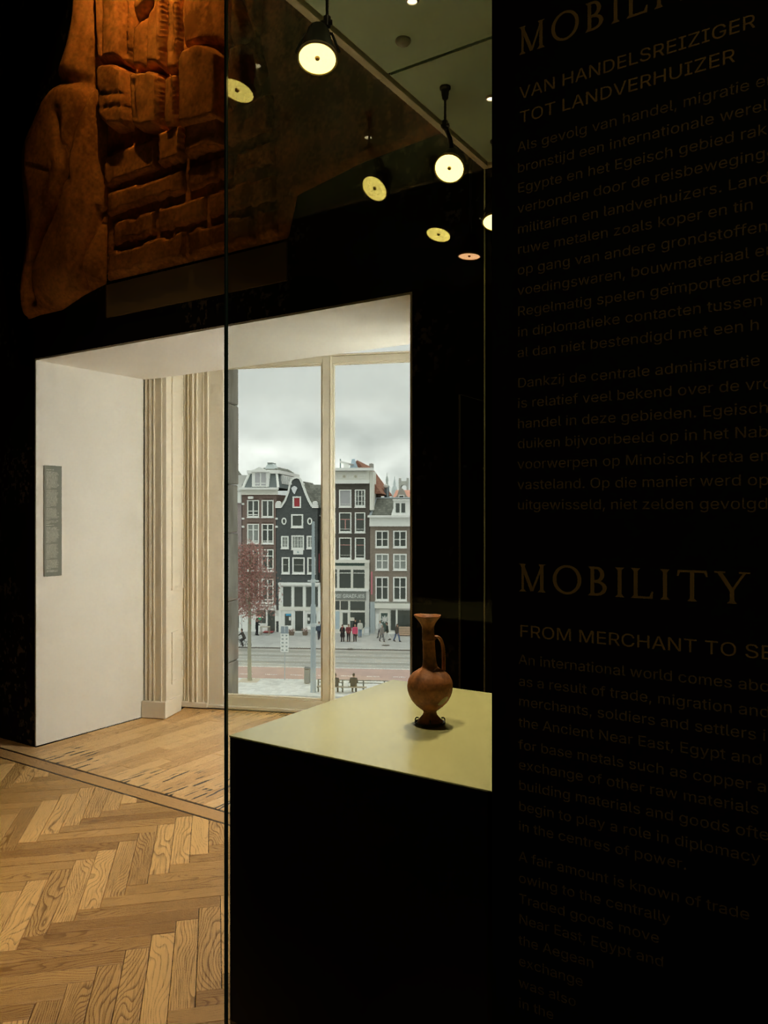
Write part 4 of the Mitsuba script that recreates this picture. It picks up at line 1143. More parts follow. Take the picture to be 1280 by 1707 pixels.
H.add('gable_board', hull([(H.X(579.5), 1.2, H.Z(781)), (H.X(595), 1.2, H.Z(781)), (H.X(584), 1.2, H.Z(763.5)), (H.X(588), 1.2, H.Z(763.5)), (H.X(579.5), 1.6, H.Z(781)), (H.X(595), 1.6, H.Z(781)), (H.X(584), 1.6, H.Z(763.5)), (H.X(588), 1.6, H.Z(763.5))]), paint((0.47, 0.58, 0.68)))
H.add('hoist_beam', cat([hull([(H.X(567), -0.4, H.Z(768.2)), (H.X(586), 1.3, H.Z(772.5)), (H.X(567), -0.4, H.Z(771)), (H.X(586), 1.3, H.Z(775.5)), (H.X(569), -0.6, H.Z(768.2)), (H.X(588), 1.0, H.Z(772.5))]), box(H.X(572), H.X(580), 0.2, 0.7, H.Z(780), H.Z(772.5))]), WHITE)
H.add('vent_pipe', tube([(H.X(564.7), 1.0, H.Z(781)), (H.X(564.7), 1.0, H.Z(763.5))], 0.06, 8), paint((0.20, 0.28, 0.26)))
H.slab('chimney', 591, 597.5, 759.5, 769, paint((0.42, 0.42, 0.38)), 13.2, 14.6)
H.slab('first_cornice', 552, 616.5, 932.8, 937.5, CREAM, -0.5, 0.05)
H.slab('green_band', 552, 608.5, 937.5, 942.5, paint((0.115, 0.155, 0.14)), -0.16, 0.02)
H.slab('first_front', 552, 616, 942.5, 983, CREAM, -0.16, 0.02)
H.slab('end_block', 608.5, 616, 936.5, 943.5, CREAM, -0.35, 0.0)
for x0, x1 in ((554, 561.7), (566, 585), (589, 608)):
    H.slab('large_pane', x0, x1, 949, 979.5, 'street_glass', -0.19, -0.16)
    H.slab('pane_bar', x0, x1, 954, 955.2, WHITE, -0.22, -0.19)
H.slab('first_sill', 552, 615, 981, 984.5, WHITE, -0.4, 0.0)
H.slab('sign_board', 552, 610.5, 985, 999, paint((0.245, 0.255, 0.235)), -0.30, 0.02)
t_ = meshkit.text_mesh('RIE GRAEFJES', 5.2 * H.u, 0.05, bold=True)
t_.apply_scale([(H.X(608.3) - H.X(557.6)) / t_.bounds[1][0], 1.12, 1])
t_.apply_transform(UP)
t_.apply_translation([H.X(557.6), -0.31, H.Z(995.6)])
H.add('sign_lettering', t_, paint((0.72, 0.74, 0.71)))
H.slab('shop_front', 552, 616, 999, None, CREAM, -0.12, 0.0)
for x0, x1, y0, y1 in ((559, 566, 1001.5, 1016), (568, 580.5, 1001.5, 1016), (584, 608.5, 1001.5, 1016.5), (584, 608.5, 1020, 1046), (571.5, 579.5, 1021, 1041)):
    H.slab('shop_pane', x0, x1, y0, y1, 'street_glass', -0.15, -0.12)
H.slab('side_pane', 559, 566, 1018.5, 1048, paint((0.47, 0.56, 0.60), 0.2), -0.15, -0.12)
H.slab('door_frame', 569, 582.5, 1017.5, 1019.5, WHITE, -0.18, -0.12)
H.slab('menu_board', 584.2, 591, 1028.5, 1034, paint((0.72, 0.69, 0.60)), -0.22, -0.16)
H.slab('corner_pier', 609.5, 616, 984.5, None, PALE, -0.22, 0.0)

# house 6: taupe brick with white sash windows
H = House('taupe brick house with white paired sash windows and a grey-tiled roof dormer', 652)
r6 = ((884, 913.5), (922.5, 951), (961, 1002))
wl = [(c0, c1, a_, b_) for c0, c1 in ((625.5, 648), (655.2, 678), (685, 708)) for a_, b_ in r6]
H.wall(616.3, 716, 876, 'brick_taupe', wl, depth=10)
for i, w_ in enumerate(wl):
    H.window(*w_, cols=2, rows=(0.42,) if i % 3 else (0.5,), pane='curtain' if i % 3 == 1 else 'dark', t=2.2, bar=2.0)
H.slab('cornice', 613.5, 718, 858.5, 862, WHITE, -0.7, 0.2)
H.slab('frieze', 616, 716, 862, 873, WHITE, -0.25, 0.1)
H.slab('frieze_base', 616, 716, 873, 876.8, WHITE, -0.4, 0.1)
H.add('roof', hull([(H.X(617), 0.2, H.Z(859)), (H.X(716), 0.2, H.Z(859)), (H.X(617), 9, H.Z(859)), (H.X(716), 9, H.Z(859)), (H.X(621.5), 2.6, H.Z(829)), (H.X(712), 2.6, H.Z(829)), (H.X(621.5), 6, H.Z(829)), (H.X(712), 6, H.Z(829))]), 'tile_grey')
H.add('ridge_board', tube([(H.X(621.5), 2.6, H.Z(829)), (H.X(712), 2.6, H.Z(829))], 0.09, 6), LEAD)
H.add('verge_board', tube([(H.X(616.5), 0.0, H.Z(859)), (H.X(621.5), 2.6, H.Z(828.5))], 0.16, 6), LEAD)
dm = H.add('dormer', cat([box(H.X(655.5), H.X(690), 0.1, 3.0, H.Z(858.4), H.Z(833)), wallx(H.P([(652, 858.4), (652.5, 855), (655.5, 846), (655.5, 858.4)]), 0.4, 0.1), box(H.X(654.5), H.X(691), -0.1, 0.3, H.Z(833.8), H.Z(831.8))]), WHITE)
for x0 in (659.6, 669):
    H.add('pane', box(H.X(x0), H.X(x0 + 6.2), 0.05, 0.1, H.Z(854), H.Z(838.5)), 'street_glass', dm)
H.slab('sill_band', 616.3, 716, 1002.5, 1005, paint((0.30, 0.30, 0.27)), -0.2, 0.02)
H.slab('shop_fascia', 625, 716, 1005, 1013, CREAM, -0.45, 0.0)
H.slab('shop_front', 616.3, 716, 1013, None, PALE, -0.08, 0.0)
H.slab('grey_pier', 617, 625, 1003, None, paint((0.42, 0.47, 0.49)), -0.3, 0.0)
H.slab('red_banner', 619, 621.6, 952, 990, paint((0.56, 0.20, 0.24)), -0.6, -0.5)
H.slab('notice_panel', 625.6, 631.5, 1023, 1048, WHITE, -0.14, -0.08)
H.slab('door_frame', 632.5, 649.5, 1014.5, 1054, CREAM, -0.14, -0.08)
H.slab('shop_door', 635.3, 646, 1021.5, 1052, paint((0.10, 0.135, 0.12)), -0.17, -0.14)
st = [(LineString([(H.X(641.5), H.Z(1031.5)), (H.X(641.5) + 5.2 * H.u * math.cos(a_), H.Z(1031.5) + 5.2 * H.u * math.sin(a_))]).buffer(0.07)) for a_ in np.linspace(0, 2 * math.pi, 9)[:-1]]
H.add('door_star', wallx(shapely.union_all(st + [shapely.Point(H.X(641.5), H.Z(1031.5)).buffer(2.4 * H.u)]), 0.02, -0.195), PALE)
for x0, x1 in ((651.5, 659.5), (663.2, 690)):
    H.slab('shop_window', x0, x1, 1016.5, 1050, 'street_glass', -0.12, -0.08)
H.slab('window_mullion', 660, 662.6, 1014, 1053, WHITE, -0.2, -0.08)
H.slab('shop_plinth', 648, 716, 1053.6, None, WHITE, -0.4, 0.0)

# the row goes on to both sides, out of the picture
for xc, w2, top, brick, lab in ((740, 25, 812, 'brick_brown', 'brown brick house right of the taupe house, out of the picture'), (789, 23, 836, 'brick_umber', 'dark brick house at the right end of the row'), (346, 26, 806, 'brick_taupe', 'taupe brick house left of the mauve house, out of the picture'), (295, 24, 828, 'brick_brown', 'brown brick house at the left end of the row')):
    H = House(lab, xc)
    wl = [(xc + o_ - 8, xc + o_ + 8, y_, y_ + 30) for o_ in (-12, 11) for y_ in range(top + 18, 985, 44)]
    H.wall(xc - w2, xc + w2, top, brick, wl, depth=10)
    for w_ in wl:
        H.window(*w_, cols=2, rows=(0.4,), t=2.0, bar=1.6)
    H.slab('cornice', xc - w2 - 1, xc + w2 + 1, top - 8, top + 4, WHITE, -0.6, 0.2)
    gable_roof(H, xc - w2, xc + w2, xc, top - 8, top - 40, 0.4, 10, 'tile_grey')
    H.slab('shop_front', xc - w2, xc + w2, 1008, None, CREAM, -0.12, 0.0)
    for o_ in (-12, 11):
        H.slab('shop_pane', xc + o_ - 9, xc + o_ + 9, 1016, 1046, 'street_glass', -0.15, -0.12)

# far roofs and spires between the red roof and the window edge


class Far(House):
    def __init__(self, name, label, cat_, xc, q):
        self.key = thing(name, label, cat_, 'distant church towers' if name == 'church_tower' else None)
        k = (xc - 640) / 1300
        self.d = q / (0.0995 * k + 0.995)
        self.u, self.xc = self.d / 1300, xc
        self.M = frame4([*SE, 0], [*SG, 0], [0, 0, 1], [*(bearing(xc) * self.d), 0])


def steeple(F, x_, prof, m, name):
    F.add(name, lathe([(max(r_, 0.0) * F.u, F.Z(y_)) for r_, y_ in prof], 10), m, smooth=30)


F = Far('church_tower', 'slender green church spire with ball finial above the red roof', 'church tower', 645, 130)
steeple(F, 645, [(0, 1010), (4.6, 1010), (4.6, 822), (3.6, 812), (1.8, 809), (1.8, 803), (2.4, 800), (1.6, 795.5), (0.5, 792.5), (0.3, 788), (0, 788)], paint((0.46, 0.50, 0.46)), 'spire')
F.add('ornament', wallx(F.P([(639, 812), (641.5, 808), (648.5, 808), (651, 812), (645, 815)]), 0.6, -1.0), paint((0.66, 0.69, 0.66)))
F = Far('church_tower', 'small pale distant church steeple just left of the square twin tower', 'church tower', 657.5, 260)
steeple(F, 657.5, [(0, 925), (5, 925), (5, 818), (3.6, 812), (2.2, 809), (2.0, 804), (1.4, 801.5), (0.7, 799), (0.3, 793), (0, 793)], paint((0.57, 0.63, 0.63)), 'spire')
F = Far('church_tower', 'broad pale square tower with twin corner turrets and a round arch', 'church tower', 672.5, 240)
tw = F.P([(665, 925), (680, 925), (680, 801.5), (665, 801.5)]).difference(shapely.Point(F.X(672.5), F.Z(812.5)).buffer(5.0 * F.u, 10).union(F.R(667.5, 677.5, 812.5, 818)))
F.add('tower_body', wallx(tw, 4.0), paint((0.52, 0.52, 0.47)))
for x_ in (666, 679):
    F.add('turret', box(F.X(x_ - 1.4), F.X(x_ + 1.4), -0.3, 3, F.Z(925), F.Z(796.5)), paint((0.47, 0.47, 0.43)))
F = Far('gabled_house', 'small gabled house with orange-red roof under the distant towers', 'house', 669, 105)
F.add('gable', wallx(F.P([(658, 1016), (658, 829), (662, 825), (664, 818), (667, 814), (671, 814), (674, 818), (677, 825), (681, 829), (681, 1016)]), 0.5), paint((0.47, 0.43, 0.38)))
w_ = F.add('window', wallx(ring(F.X(664), F.X(674), F.Z(832), F.Z(824.5), 0.14), 0.1, -0.08), WHITE)
F.add('pane', box(F.X(664.5), F.X(673.5), -0.02, 0.0, F.Z(832), F.Z(825)), 'street_glass', w_)
F.add('roof', hull([(F.X(652), 0.6, F.Z(832)), (F.X(690), 0.6, F.Z(832)), (F.X(652), 9, F.Z(832)), (F.X(690), 9, F.Z(832)), (F.X(656), 4, F.Z(815)), (F.X(688), 4, F.Z(815))]), paint((0.62, 0.33, 0.25)))
F = Far('roof_turret', 'slate dormer turret with pale round cap on the slope of the red roof', 'roof dormer', 643, 90)
F.add('turret', box(F.X(640.5), F.X(645.5), 0, 2.0, F.Z(830), F.Z(809)), paint((0.16, 0.20, 0.22)))
F.add('cap', lathe([(0, F.Z(813)), (3.0 * F.u, F.Z(813)), (4.2 * F.u, F.Z(811)), (4.0 * F.u, F.Z(808.5)), (2 * F.u, F.Z(806.5)), (0, F.Z(806))], 14), paint((0.68, 0.69, 0.65)), smooth=30)
F.add('flashing', box(F.X(644.8), F.X(646.2), -0.1, 0.2, F.Z(830), F.Z(812)), LEAD)

# ------------------------------------------------------------------ street furniture


def place(px, py, heading=0.0, z=0.0):
    """placement at a spot of the street; heading in degrees, 0 faces the houses"""
    a = math.radians(heading)
    ex = SE * math.cos(a) + SG * math.sin(a)
    ey = -SE * math.sin(a) + SG * math.cos(a)
    return frame4([*ex, 0], [*ey, 0], [0, 0, 1], [*ground_spot(px, py), GZ + z])


lp = thing('lamp_post', 'tall tapering blue-grey steel lamp post with clamp brackets on near pavement', 'lamp post')
M_ = place(522, 1153.5)
up_ = 1300 / 56.3
GREYBLUE = paint((0.40, 0.46, 0.485), 0.5, spec=0.3)
obj('pole', lathe([(0, 0), (0.215, 0), (0.205, 0.05), (0.185, 6.2), (0.185, 6.25), (0.135, 6.4), (0.10, 12.25), (0.085, 12.32), (0, 12.32)], 20), GREYBLUE, lp, M=M_, smooth=30)
for z_, r_ in ((8.02, 0.17), (4.85, 0.23)):
    obj('clamp', cat([lathe([(r_ - 0.08, -0.12), (r_, -0.12), (r_, 0.12), (r_ - 0.08, 0.12), (r_ - 0.08, -0.12)], 18), box(-r_ - 0.25, r_ + 0.25, -0.05, 0.05, -0.06, 0.06, 0.01)]), paint((0.62, 0.66, 0.66), 0.4), lp, M=M_ @ frame4([1, 0, 0], [0, 1, 0], [0, 0, 1], [0, 0, z_]), smooth=30)
bn = thing('litter_bin', 'grey steel street litter bin with hooded slot beside the lamp post', 'litter bin')
M_ = place(512.3, 1138.5)
BING = paint((0.27, 0.28, 0.265), 0.45, 0.3)
obj('body', box(-0.21, 0.20, -0.22, 0.22, 0.02, 1.05, 0.03), BING, bn, M=M_)
obj('side_pocket', box(0.205, 0.27, -0.18, 0.18, 0.1, 1.0, 0.02), BING, bn, M=M_)
obj('hood', hull([(-0.21, -0.22, 1.12), (0.27, -0.22, 1.12), (-0.21, 0.22, 1.12), (0.27, 0.22, 1.12), (-0.19, -0.18, 1.24), (0.14, -0.18, 1.20), (-0.19, 0.18, 1.24), (0.14, 0.18, 1.20)]), paint((0.14, 0.15, 0.145), 0.4), bn, M=M_)
obj('slot_posts', cat([box(x_, x_ + 0.03, y_, y_ + 0.03, 1.0, 1.15) for x_ in (-0.2, 0.17) for y_ in (-0.2, 0.17)]), BING, bn, M=M_)
sp = thing('stop_sign_post', 'slim pole with a tall grid of small white-framed route signs on near pavement', 'sign post')
M_ = place(474.5, 1133.5)
obj('pole', tube([(0, 0, 0), (0, 0, 2.4)], 0.03, 10), paint((0.42, 0.45, 0.46), 0.4), sp, M=M_, smooth=30)
su = 60.2 / 1300
for j, x0 in enumerate((-6.2, 0.4)):
    obj('top_panel', box(x0 * su, (x0 + 5.8) * su, -0.05, 0.0, (1133.5 - 1056) * su, (1133.5 - 1043.5) * su, 0.01), paint((0.30, 0.35, 0.39), 0.35), sp, M=M_)
for r_ in range(5):
    za = (1133.5 - 1086 + r_ * 6.15) * su
    obj('frame', cat([wallx(ring(-6.8 * su + j * 6.8 * su, j * 6.8 * su, za, za + 5.8 * su, 0.075), 0.05, -0.06) for j in (0, 1)]), WHITE, sp, M=M_)
    for j in (0, 1):
        obj('route_panel', box((-6.0 + 6.8 * j) * su, (-0.8 + 6.8 * j) * su, -0.03, 0.0, za + 0.05, za + 5.2 * su), paint((0.33, 0.37, 0.365), 0.35), sp, M=M_)

# railing with bench plank
rl = thing('bench_railing', 'dark green iron railing with long bench plank on near pavement', 'bench')
M_ = place(571, 1153.5)
du = 56.25 / 1300
IRON = paint((0.10, 0.115, 0.105), 0.5)
for px in (530, 549, 571, 606, 641):
    obj('post', cat([box((px - 571) * du - 0.045, (px - 571) * du + 0.045, -0.045, 0.045, 0, 0.90, 0.01), box((px - 571) * du - 0.03, (px - 571) * du + 0.03, -0.40, 0.02, 0.36, 0.42)]), IRON, rl, M=M_)
for z_ in (0.88, 0.70):
    obj('rail', tube([((529 - 571) * du, 0, z_), ((650 - 571) * du, 0, z_)], 0.03, 8), IRON, rl, M=M_, smooth=30)
obj('bench_plank', box((529 - 571) * du, (612 - 571) * du, -0.44, -0.06, 0.42, 0.475, 0.01), paint((0.30, 0.275, 0.22)), rl, M=M_)
bg = thing('shopping_bag', 'white carrier bag standing on the bench between the two seated people', 'bag')
M_ = place(577.5, 1153.5)
obj('sack', hull([(x_, y_, z_) for x_, y_, z_ in ((-0.14, -0.30, 0.477), (0.14, -0.30, 0.477), (-0.14, -0.14, 0.477), (0.14, -0.14, 0.477), (-0.17, -0.31, 0.78), (0.16, -0.30, 0.80), (-0.15, -0.16, 0.79), (0.17, -0.15, 0.77))]), WHITE, bg, M=M_)
obj('handle', tube([(-0.07, -0.23, 0.77), (-0.05, -0.23, 0.88), (0.05, -0.23, 0.88), (0.07, -0.23, 0.77)], 0.012, 6), WHITE, bg, M=M_)
ab = thing('pavement_board', 'pale pavement advertising board outside the umber-black cafe', 'sign board')
M_ = place(611.3, 1058.5)
obj('panel', hull([(-0.28, -0.16, 0.02), (0.28, -0.16, 0.02), (-0.28, 0.0, 0.85), (0.28, 0.0, 0.85), (-0.28, -0.13, 0.02), (0.28, -0.13, 0.02), (-0.28, 0.03, 0.85), (0.28, 0.03, 0.85)]), paint((0.55, 0.60, 0.60)), ab, M=M_)
obj('back_leg', hull([(-0.26, 0.22, 0.0), (0.26, 0.22, 0.0), (-0.26, 0.03, 0.83), (0.26, 0.03, 0.83), (-0.26, 0.24, 0.0), (0.26, 0.05, 0.83)]), PALE, ab, M=M_)
obj('print', hull([(-0.2, -0.140, 0.25), (0.2, -0.140, 0.25), (-0.2, -0.045, 0.7), (0.2, -0.045, 0.7), (-0.2, -0.115, 0.25), (0.2, -0.02, 0.7)]), paint((0.72, 0.74, 0.74)), ab, M=M_)
pb = thing('slatted_bench', 'low slatted timber bench box under the right-hand shop window', 'bench')
M_ = place(676, 1058.8)
for k in range(5):
    obj('slat', box(-0.75, 0.95, -0.45, -0.40, 0.08 + 0.18 * k, 0.22 + 0.18 * k, 0.01), paint((0.55, 0.41, 0.30)), pb, M=M_)
obj('box_body', box(-0.72, 0.92, -0.395, 0.1, 0.05, 0.93, 0.01), paint((0.30, 0.22, 0.16)), pb, M=M_)
for px, lab in ((486, 'round planter of small shrubs left of the slate-black shop doorway'), (508.5, 'round planter of small shrubs right of the slate-black shop doorway')):
    pt = thing('planter', lab, 'planter', 'planters by the slate-black shop doorway')
    M_ = place(px, 1058.4)
    obj('pot', lathe([(0, 0), (0.24, 0), (0.32, 0.36), (0.29, 0.36), (0.24, 0.30), (0, 0.30)], 14), paint((0.22, 0.17, 0.13)), pt, M=M_, smooth=30)
    lv = []
    for k in range(60):
        c_ = np.array([rng.normal(0, 0.17), rng.normal(0, 0.17), 0.40 + abs(rng.normal(0, 0.14))])
        q_ = rng.normal(0, 0.06, (3, 3))
        lv.append(trimesh.Trimesh(c_ + q_, [[0, 1, 2]], process=False))
    obj('shrub', cat(lv), 'leaf_dark', pt, M=M_, kind='stuff')
for px, lab in ((479, 'white bench board under the left shop window of the slate-black house'), (520.5, 'white bench board under the right shop window of the slate-black house')):
    bb = thing('window_bench', lab, 'bench', 'white bench boards under the slate-black shop windows')
    M_ = place(px, 1055.0)
    obj('seat', box(-0.55, 0.5, -0.3, 0.1, 0.38, 0.46, 0.01), WHITE, bb, M=M_)
    obj('backrest', box(-0.55, 0.5, 0.08, 0.12, 0.46, 0.78, 0.01), WHITE, bb, M=M_)
    for s_ in (-0.5, 0.42):
        obj('leg', box(s_, s_ + 0.06, -0.26, -0.2, 0, 0.38), WHITE, bb, M=M_)
hs = thing('hanging_sign', 'red, white and green hanging sign outside the brown brick cafe', 'sign')
M_ = place(434.5, 1054)
hu = 84 / 1300
obj('red_cap', box(-3.2 * hu, 2.2 * hu, -0.42, -0.36, (1054 - 1026.5) * hu, (1054 - 1024) * hu, 0.02), paint((0.62, 0.10, 0.10)), hs, M=M_)
obj('white_bar', box(-6 * hu, 6 * hu, -0.46, -0.32, (1054 - 1028.6) * hu, (1054 - 1026.6) * hu, 0.02), WHITE, hs, M=M_)
obj('green_bowl', hull([(-3 * hu, -0.42, (1054 - 1028.8) * hu), (3 * hu, -0.42, (1054 - 1028.8) * hu), (-1.8 * hu, -0.42, (1054 - 1032.6) * hu), (1.8 * hu, -0.42, (1054 - 1032.6) * hu), (-3 * hu, -0.34, (1054 - 1028.8) * hu), (3 * hu, -0.34, (1054 - 1028.8) * hu), (-1.8 * hu, -0.34, (1054 - 1032.6) * hu), (1.8 * hu, -0.34, (1054 - 1032.6) * hu)]), paint((0.06, 0.42, 0.22)), hs, M=M_)
obj('bracket', tube([(0, -0.38, (1054 - 1025) * hu), (0, 0.3, (1054 - 1025) * hu)], 0.02, 6), IRON, hs, M=M_)
ct = thing('cafe_table', 'small wooden pavement table beside the man in the long black coat', 'table')
M_ = place(441.8, 1058)
obj('table_top', box(-0.5, 0.5, -0.3, 0.3, 0.84, 0.90, 0.01), paint((0.50, 0.46, 0.38)), ct, M=M_)
for a_ in (-0.44, 0.44):
    for b_ in (-0.25, 0.25):
        obj('leg', box(a_ - 0.03, a_ + 0.03, b_ - 0.03, b_ + 0.03, 0, 0.84), paint((0.38, 0.33, 0.26)), ct, M=M_)

# red-leaved street tree
tr = thing('street_tree', 'slim street tree with red-brown leaves on near pavement', 'tree')
M_ = place(415.5, 1134)
BARK = paint((0.36, 0.345, 0.26))
obj('trunk', tube([(0.05, 0, 0), (0.02, 0, 0.3), (0.0, 0, 2.6), (0.03, 0, 5.0), (0.0, 0, 7.0), (0.05, 0, 9.5)], [0.19, 0.155, 0.135, 0.125, 0.10, 0.03], 12), BARK, tr, M=M_, smooth=40)
rt = np.random.default_rng(21)
tips = []
for k in range(15):
    a_, h_ = k * 2.4, 5.0 + 0.33 * k
    L_ = rt.uniform(1.3, 2.3) * (1 - 0.035 * k)
    e_ = np.array([math.cos(a_) * L_, math.sin(a_) * L_, h_ + rt.uniform(0.8, 1.7)])
    m_ = np.array([math.cos(a_) * L_ * 0.5, math.sin(a_) * L_ * 0.5, h_ + 0.35])
    obj('branch', tube([(0, 0, h_), m_, e_], [0.05, 0.032, 0.012], 6), BARK, tr, M=M_)
    tips += [e_, m_, (e_ + m_) / 2, m_ * 0.6 + np.array([0, 0, h_ * 0.4])]
for nm, m_, cnt in (('foliage', 'leaf_red', 3300), ('brown_foliage', 'leaf_dark', 2600)):
    V_, F_ = [], []
    while len(V_) < cnt * 4:
        c_ = np.array(tips[rt.integers(len(tips))]) + rt.normal(0, 0.55, 3) * np.array([1, 1, 0.9])
        if rt.random() < 0.45:
            c_ = np.array([rt.normal(0, 0.95), rt.normal(0, 0.95), rt.uniform(5.0, 10.6)])
        hf_ = (c_[2] - 4.6) / 6.6
        if hf_ < 0 or hf_ > 1 or np.hypot(c_[0], c_[1]) > 2.6 * math.sqrt(max(0.02, 1 - abs(hf_ - 0.33) ** 1.4 * 1.9)):
            continue
        a_ = rt.normal(0, 1, 3)
        a_ /= np.linalg.norm(a_)
        b_ = np.cross(a_, rt.normal(0, 1, 3))
        b_ /= np.linalg.norm(b_)
        s_ = rt.uniform(0.055, 0.105)
        i_ = len(V_)
        V_ += [c_ - a_ * s_, c_ + b_ * s_ * 0.6, c_ + a_ * s_, c_ - b_ * s_ * 0.6]
        F_ += [[i_, i_ + 1, i_ + 2], [i_, i_ + 2, i_ + 3]]
    obj(nm, trimesh.Trimesh(V_, F_, process=False), m_, tr, M=M_, kind='stuff')
obj('tree_pit', box(-0.75, 0.75, -0.7, 0.7, -0.02, 0.012), paint((0.50, 0.46, 0.38)), tr, M=M_)

# ------------------------------------------------------------------ people


def S(p, r, n=10):
    return Manifold.sphere(r, n).translate([float(x_) for x_ in p])


def bone(a, b, ra, rb, n=10):
    return Manifold.batch_hull([S(a, ra, n), S(b, rb, n)])


def join(parts):
    return Manifold.batch_boolean(parts, OpType.Add)


def person(label, M, h=1.70, pose='stand', coat=(0.05, 0.05, 0.05), legs=(0.05, 0.05, 0.05), hair=(0.04, 0.03, 0.025), skin=(0.48, 0.30, 0.22), long=0.0, scarf=None, group=None, woman=False, lead=1, arms='down'):
    """one figure in its own axes (x to its right, y ahead, z up), feet on the ground unless the pose lifts them"""
    key = thing('person', label, 'person', group or 'people in the street')
    k = h / 1.72
    sh = 0.175 if woman else 0.195
    hipz, y0 = 0.92, 0.0
    tilt = 0.03
    F_ = {}
    if pose in ('sit',):
        hipz = 0.56
        for s_ in (-1, 1):
            F_[s_] = ((s_ * 0.09, 0, hipz), (s_ * 0.12, 0.42, hipz + 0.02), (s_ * 0.13, 0.36, 0.09), (s_ * 0.14, 0.52, 0.04))
        tilt = 0.09
    elif pose == 'cycle':
        hipz, tilt = 1.02, 0.24
        F_[-1] = ((-0.09, 0, hipz), (-0.10, 0.40, 0.80), (-0.10, 0.20, 0.42), (-0.10, 0.34, 0.37))
        F_[1] = ((0.09, 0, hipz), (0.10, 0.30, 0.66), (0.10, 0.16, 0.24), (0.10, 0.30, 0.19))
    else:
        st_ = {'stand': 0.03, 'walk': 0.27}[pose]
        for s_ in (-1, 1):
            f_ = s_ * lead * st_
            F_[s_] = ((s_ * 0.09, 0, hipz), (s_ * 0.095, f_ * 0.6 + 0.03, 0.50), (s_ * 0.10, f_ - (0.05 if f_ < 0 else 0), 0.09 + (0.05 if f_ < -0.1 else 0)), (s_ * 0.11, f_ + 0.15, 0.04))
    neck = np.array([0, tilt + y0, hipz + 0.55])
    head = neck + [0, 0.035, 0.175]
    A_ = {}
    for s_ in (-1, 1):
        so = neck + [s_ * sh, -0.01, -0.07]
        f_ = {'walk': -s_ * lead * 0.20}.get(pose, 0.04)
        if pose == 'cycle':
            el, ha = so + [s_ * 0.05, 0.24, -0.20], so + [s_ * 0.02, 0.46, -0.28]
        elif pose == 'sit' or arms == 'front':
            el, ha = so + [s_ * 0.07, 0.04, -0.27], so + [-s_ * 0.05, 0.26, -0.33]
        else:
            el, ha = so + [s_ * 0.06, f_ * 0.4, -0.29], so + [s_ * 0.06, f_ + 0.06, -0.54]
        A_[s_] = (so, el, ha)

    def build(parts, m, name, parent=key, **kw):
        mm = join(parts).to_mesh()
        t_ = trimesh.Trimesh(np.array(mm.vert_properties[:, :3]) * k, np.array(mm.tri_verts), process=False)
        return obj(name, t_, m, parent, M=M, smooth=45, **kw)

    P_ = [bone(head + [0, 0.012, -0.055], head + [0, -0.005, 0.035], 0.062, 0.088, 12), bone(head + [0, 0.075, -0.005], head + [0, 0.100, -0.025], 0.010, 0.013, 6), bone(neck - [0, 0, 0.08], head + [0, 0, -0.06], 0.058, 0.050),
          bone(head + [0, 0.075, -0.062], head + [0, 0.07, -0.062], 0.014, 0.012, 6), Manifold.batch_hull([S((-0.11, 0, hipz), 0.10), S((0.11, 0, hipz), 0.10), S(neck + [-0.12, -0.02, -0.12], 0.085), S(neck + [0.12, -0.02, -0.12], 0.085)])]
    for s_ in (-1, 1):
        P_.append(bone(head + [s_ * 0.082, -0.005, -0.03], head + [s_ * 0.088, -0.010, 0.0], 0.014, 0.016, 6))
        so, el, ha = A_[s_]
        P_ += [bone(so, el, 0.052, 0.042), bone(el, ha, 0.042, 0.029)]
        dv = (ha - el) / np.linalg.norm(ha - el)
        sd_ = np.array([0, 1.0, 0]) if abs(dv[1]) < 0.8 else np.array([1.0, 0, 0])
        pm = ha + dv * 0.07
        P_.append(Manifold.batch_hull([S(ha, 0.024, 8), S(pm + sd_ * 0.026, 0.016, 8), S(pm - sd_ * 0.026, 0.016, 8)]))
        for q_, l_ in zip((-0.030, -0.010, 0.010, 0.030), (0.055, 0.070, 0.074, 0.062)):
            b_ = pm + sd_ * q_
            P_ += [bone(b_, b_ + dv * l_ * 0.55, 0.010, 0.009, 6), bone(b_ + dv * l_ * 0.55, b_ + dv * l_ - np.array([s_ * 0.018, 0, 0]), 0.009, 0.008, 6)]
        P_.append(bone(ha + dv * 0.02 + sd_ * 0.02, ha + dv * 0.07 + sd_ * 0.055, 0.011, 0.009, 6))
        hp, kn, an, to = [np.array(v_) for v_ in F_[s_]]
        P_ += [bone(hp, kn, 0.085, 0.058), bone(kn, an, 0.056, 0.038), bone(an - [0, 0.02, 0.03], to, 0.042, 0.032)]
    build(P_, paint(skin), 'body')
    # clothes
    tro = []
    for s_ in (-1, 1):
        hp, kn, an, to = [np.array(v_) for v_ in F_[s_]]
        tro += [bone(hp, kn, 0.103, 0.076), bone(kn, an + [0, 0, 0.02], 0.074, 0.062)]
    tro.append(bone((-0.10, 0, hipz + 0.02), (0.10, 0, hipz + 0.02), 0.118, 0.118))
    build(tro, paint(legs), 'trousers')
    shoe = []
    for s_ in (-1, 1):
        hp, kn, an, to = [np.array(v_) for v_ in F_[s_]]
        shoe.append(Manifold.batch_hull([S(an - [0, 0.03, 0.035], 0.052), S(to, 0.042), S(an + [0, 0, 0.0], 0.05)]))
    build(shoe, paint((0.045, 0.04, 0.035)), 'shoes')
    lo_ = hipz - 0.06 - long
    co = [Manifold.batch_hull([S((-0.105, 0.0, hipz - 0.02), 0.125, 12), S((0.105, 0.0, hipz - 0.02), 0.125, 12), S(neck + [-sh + 0.04, -0.01, -0.10], 0.105, 12), S(neck + [sh - 0.04, -0.01, -0.10], 0.105, 12), S(neck + [0, 0, -0.055], 0.075, 12)])]
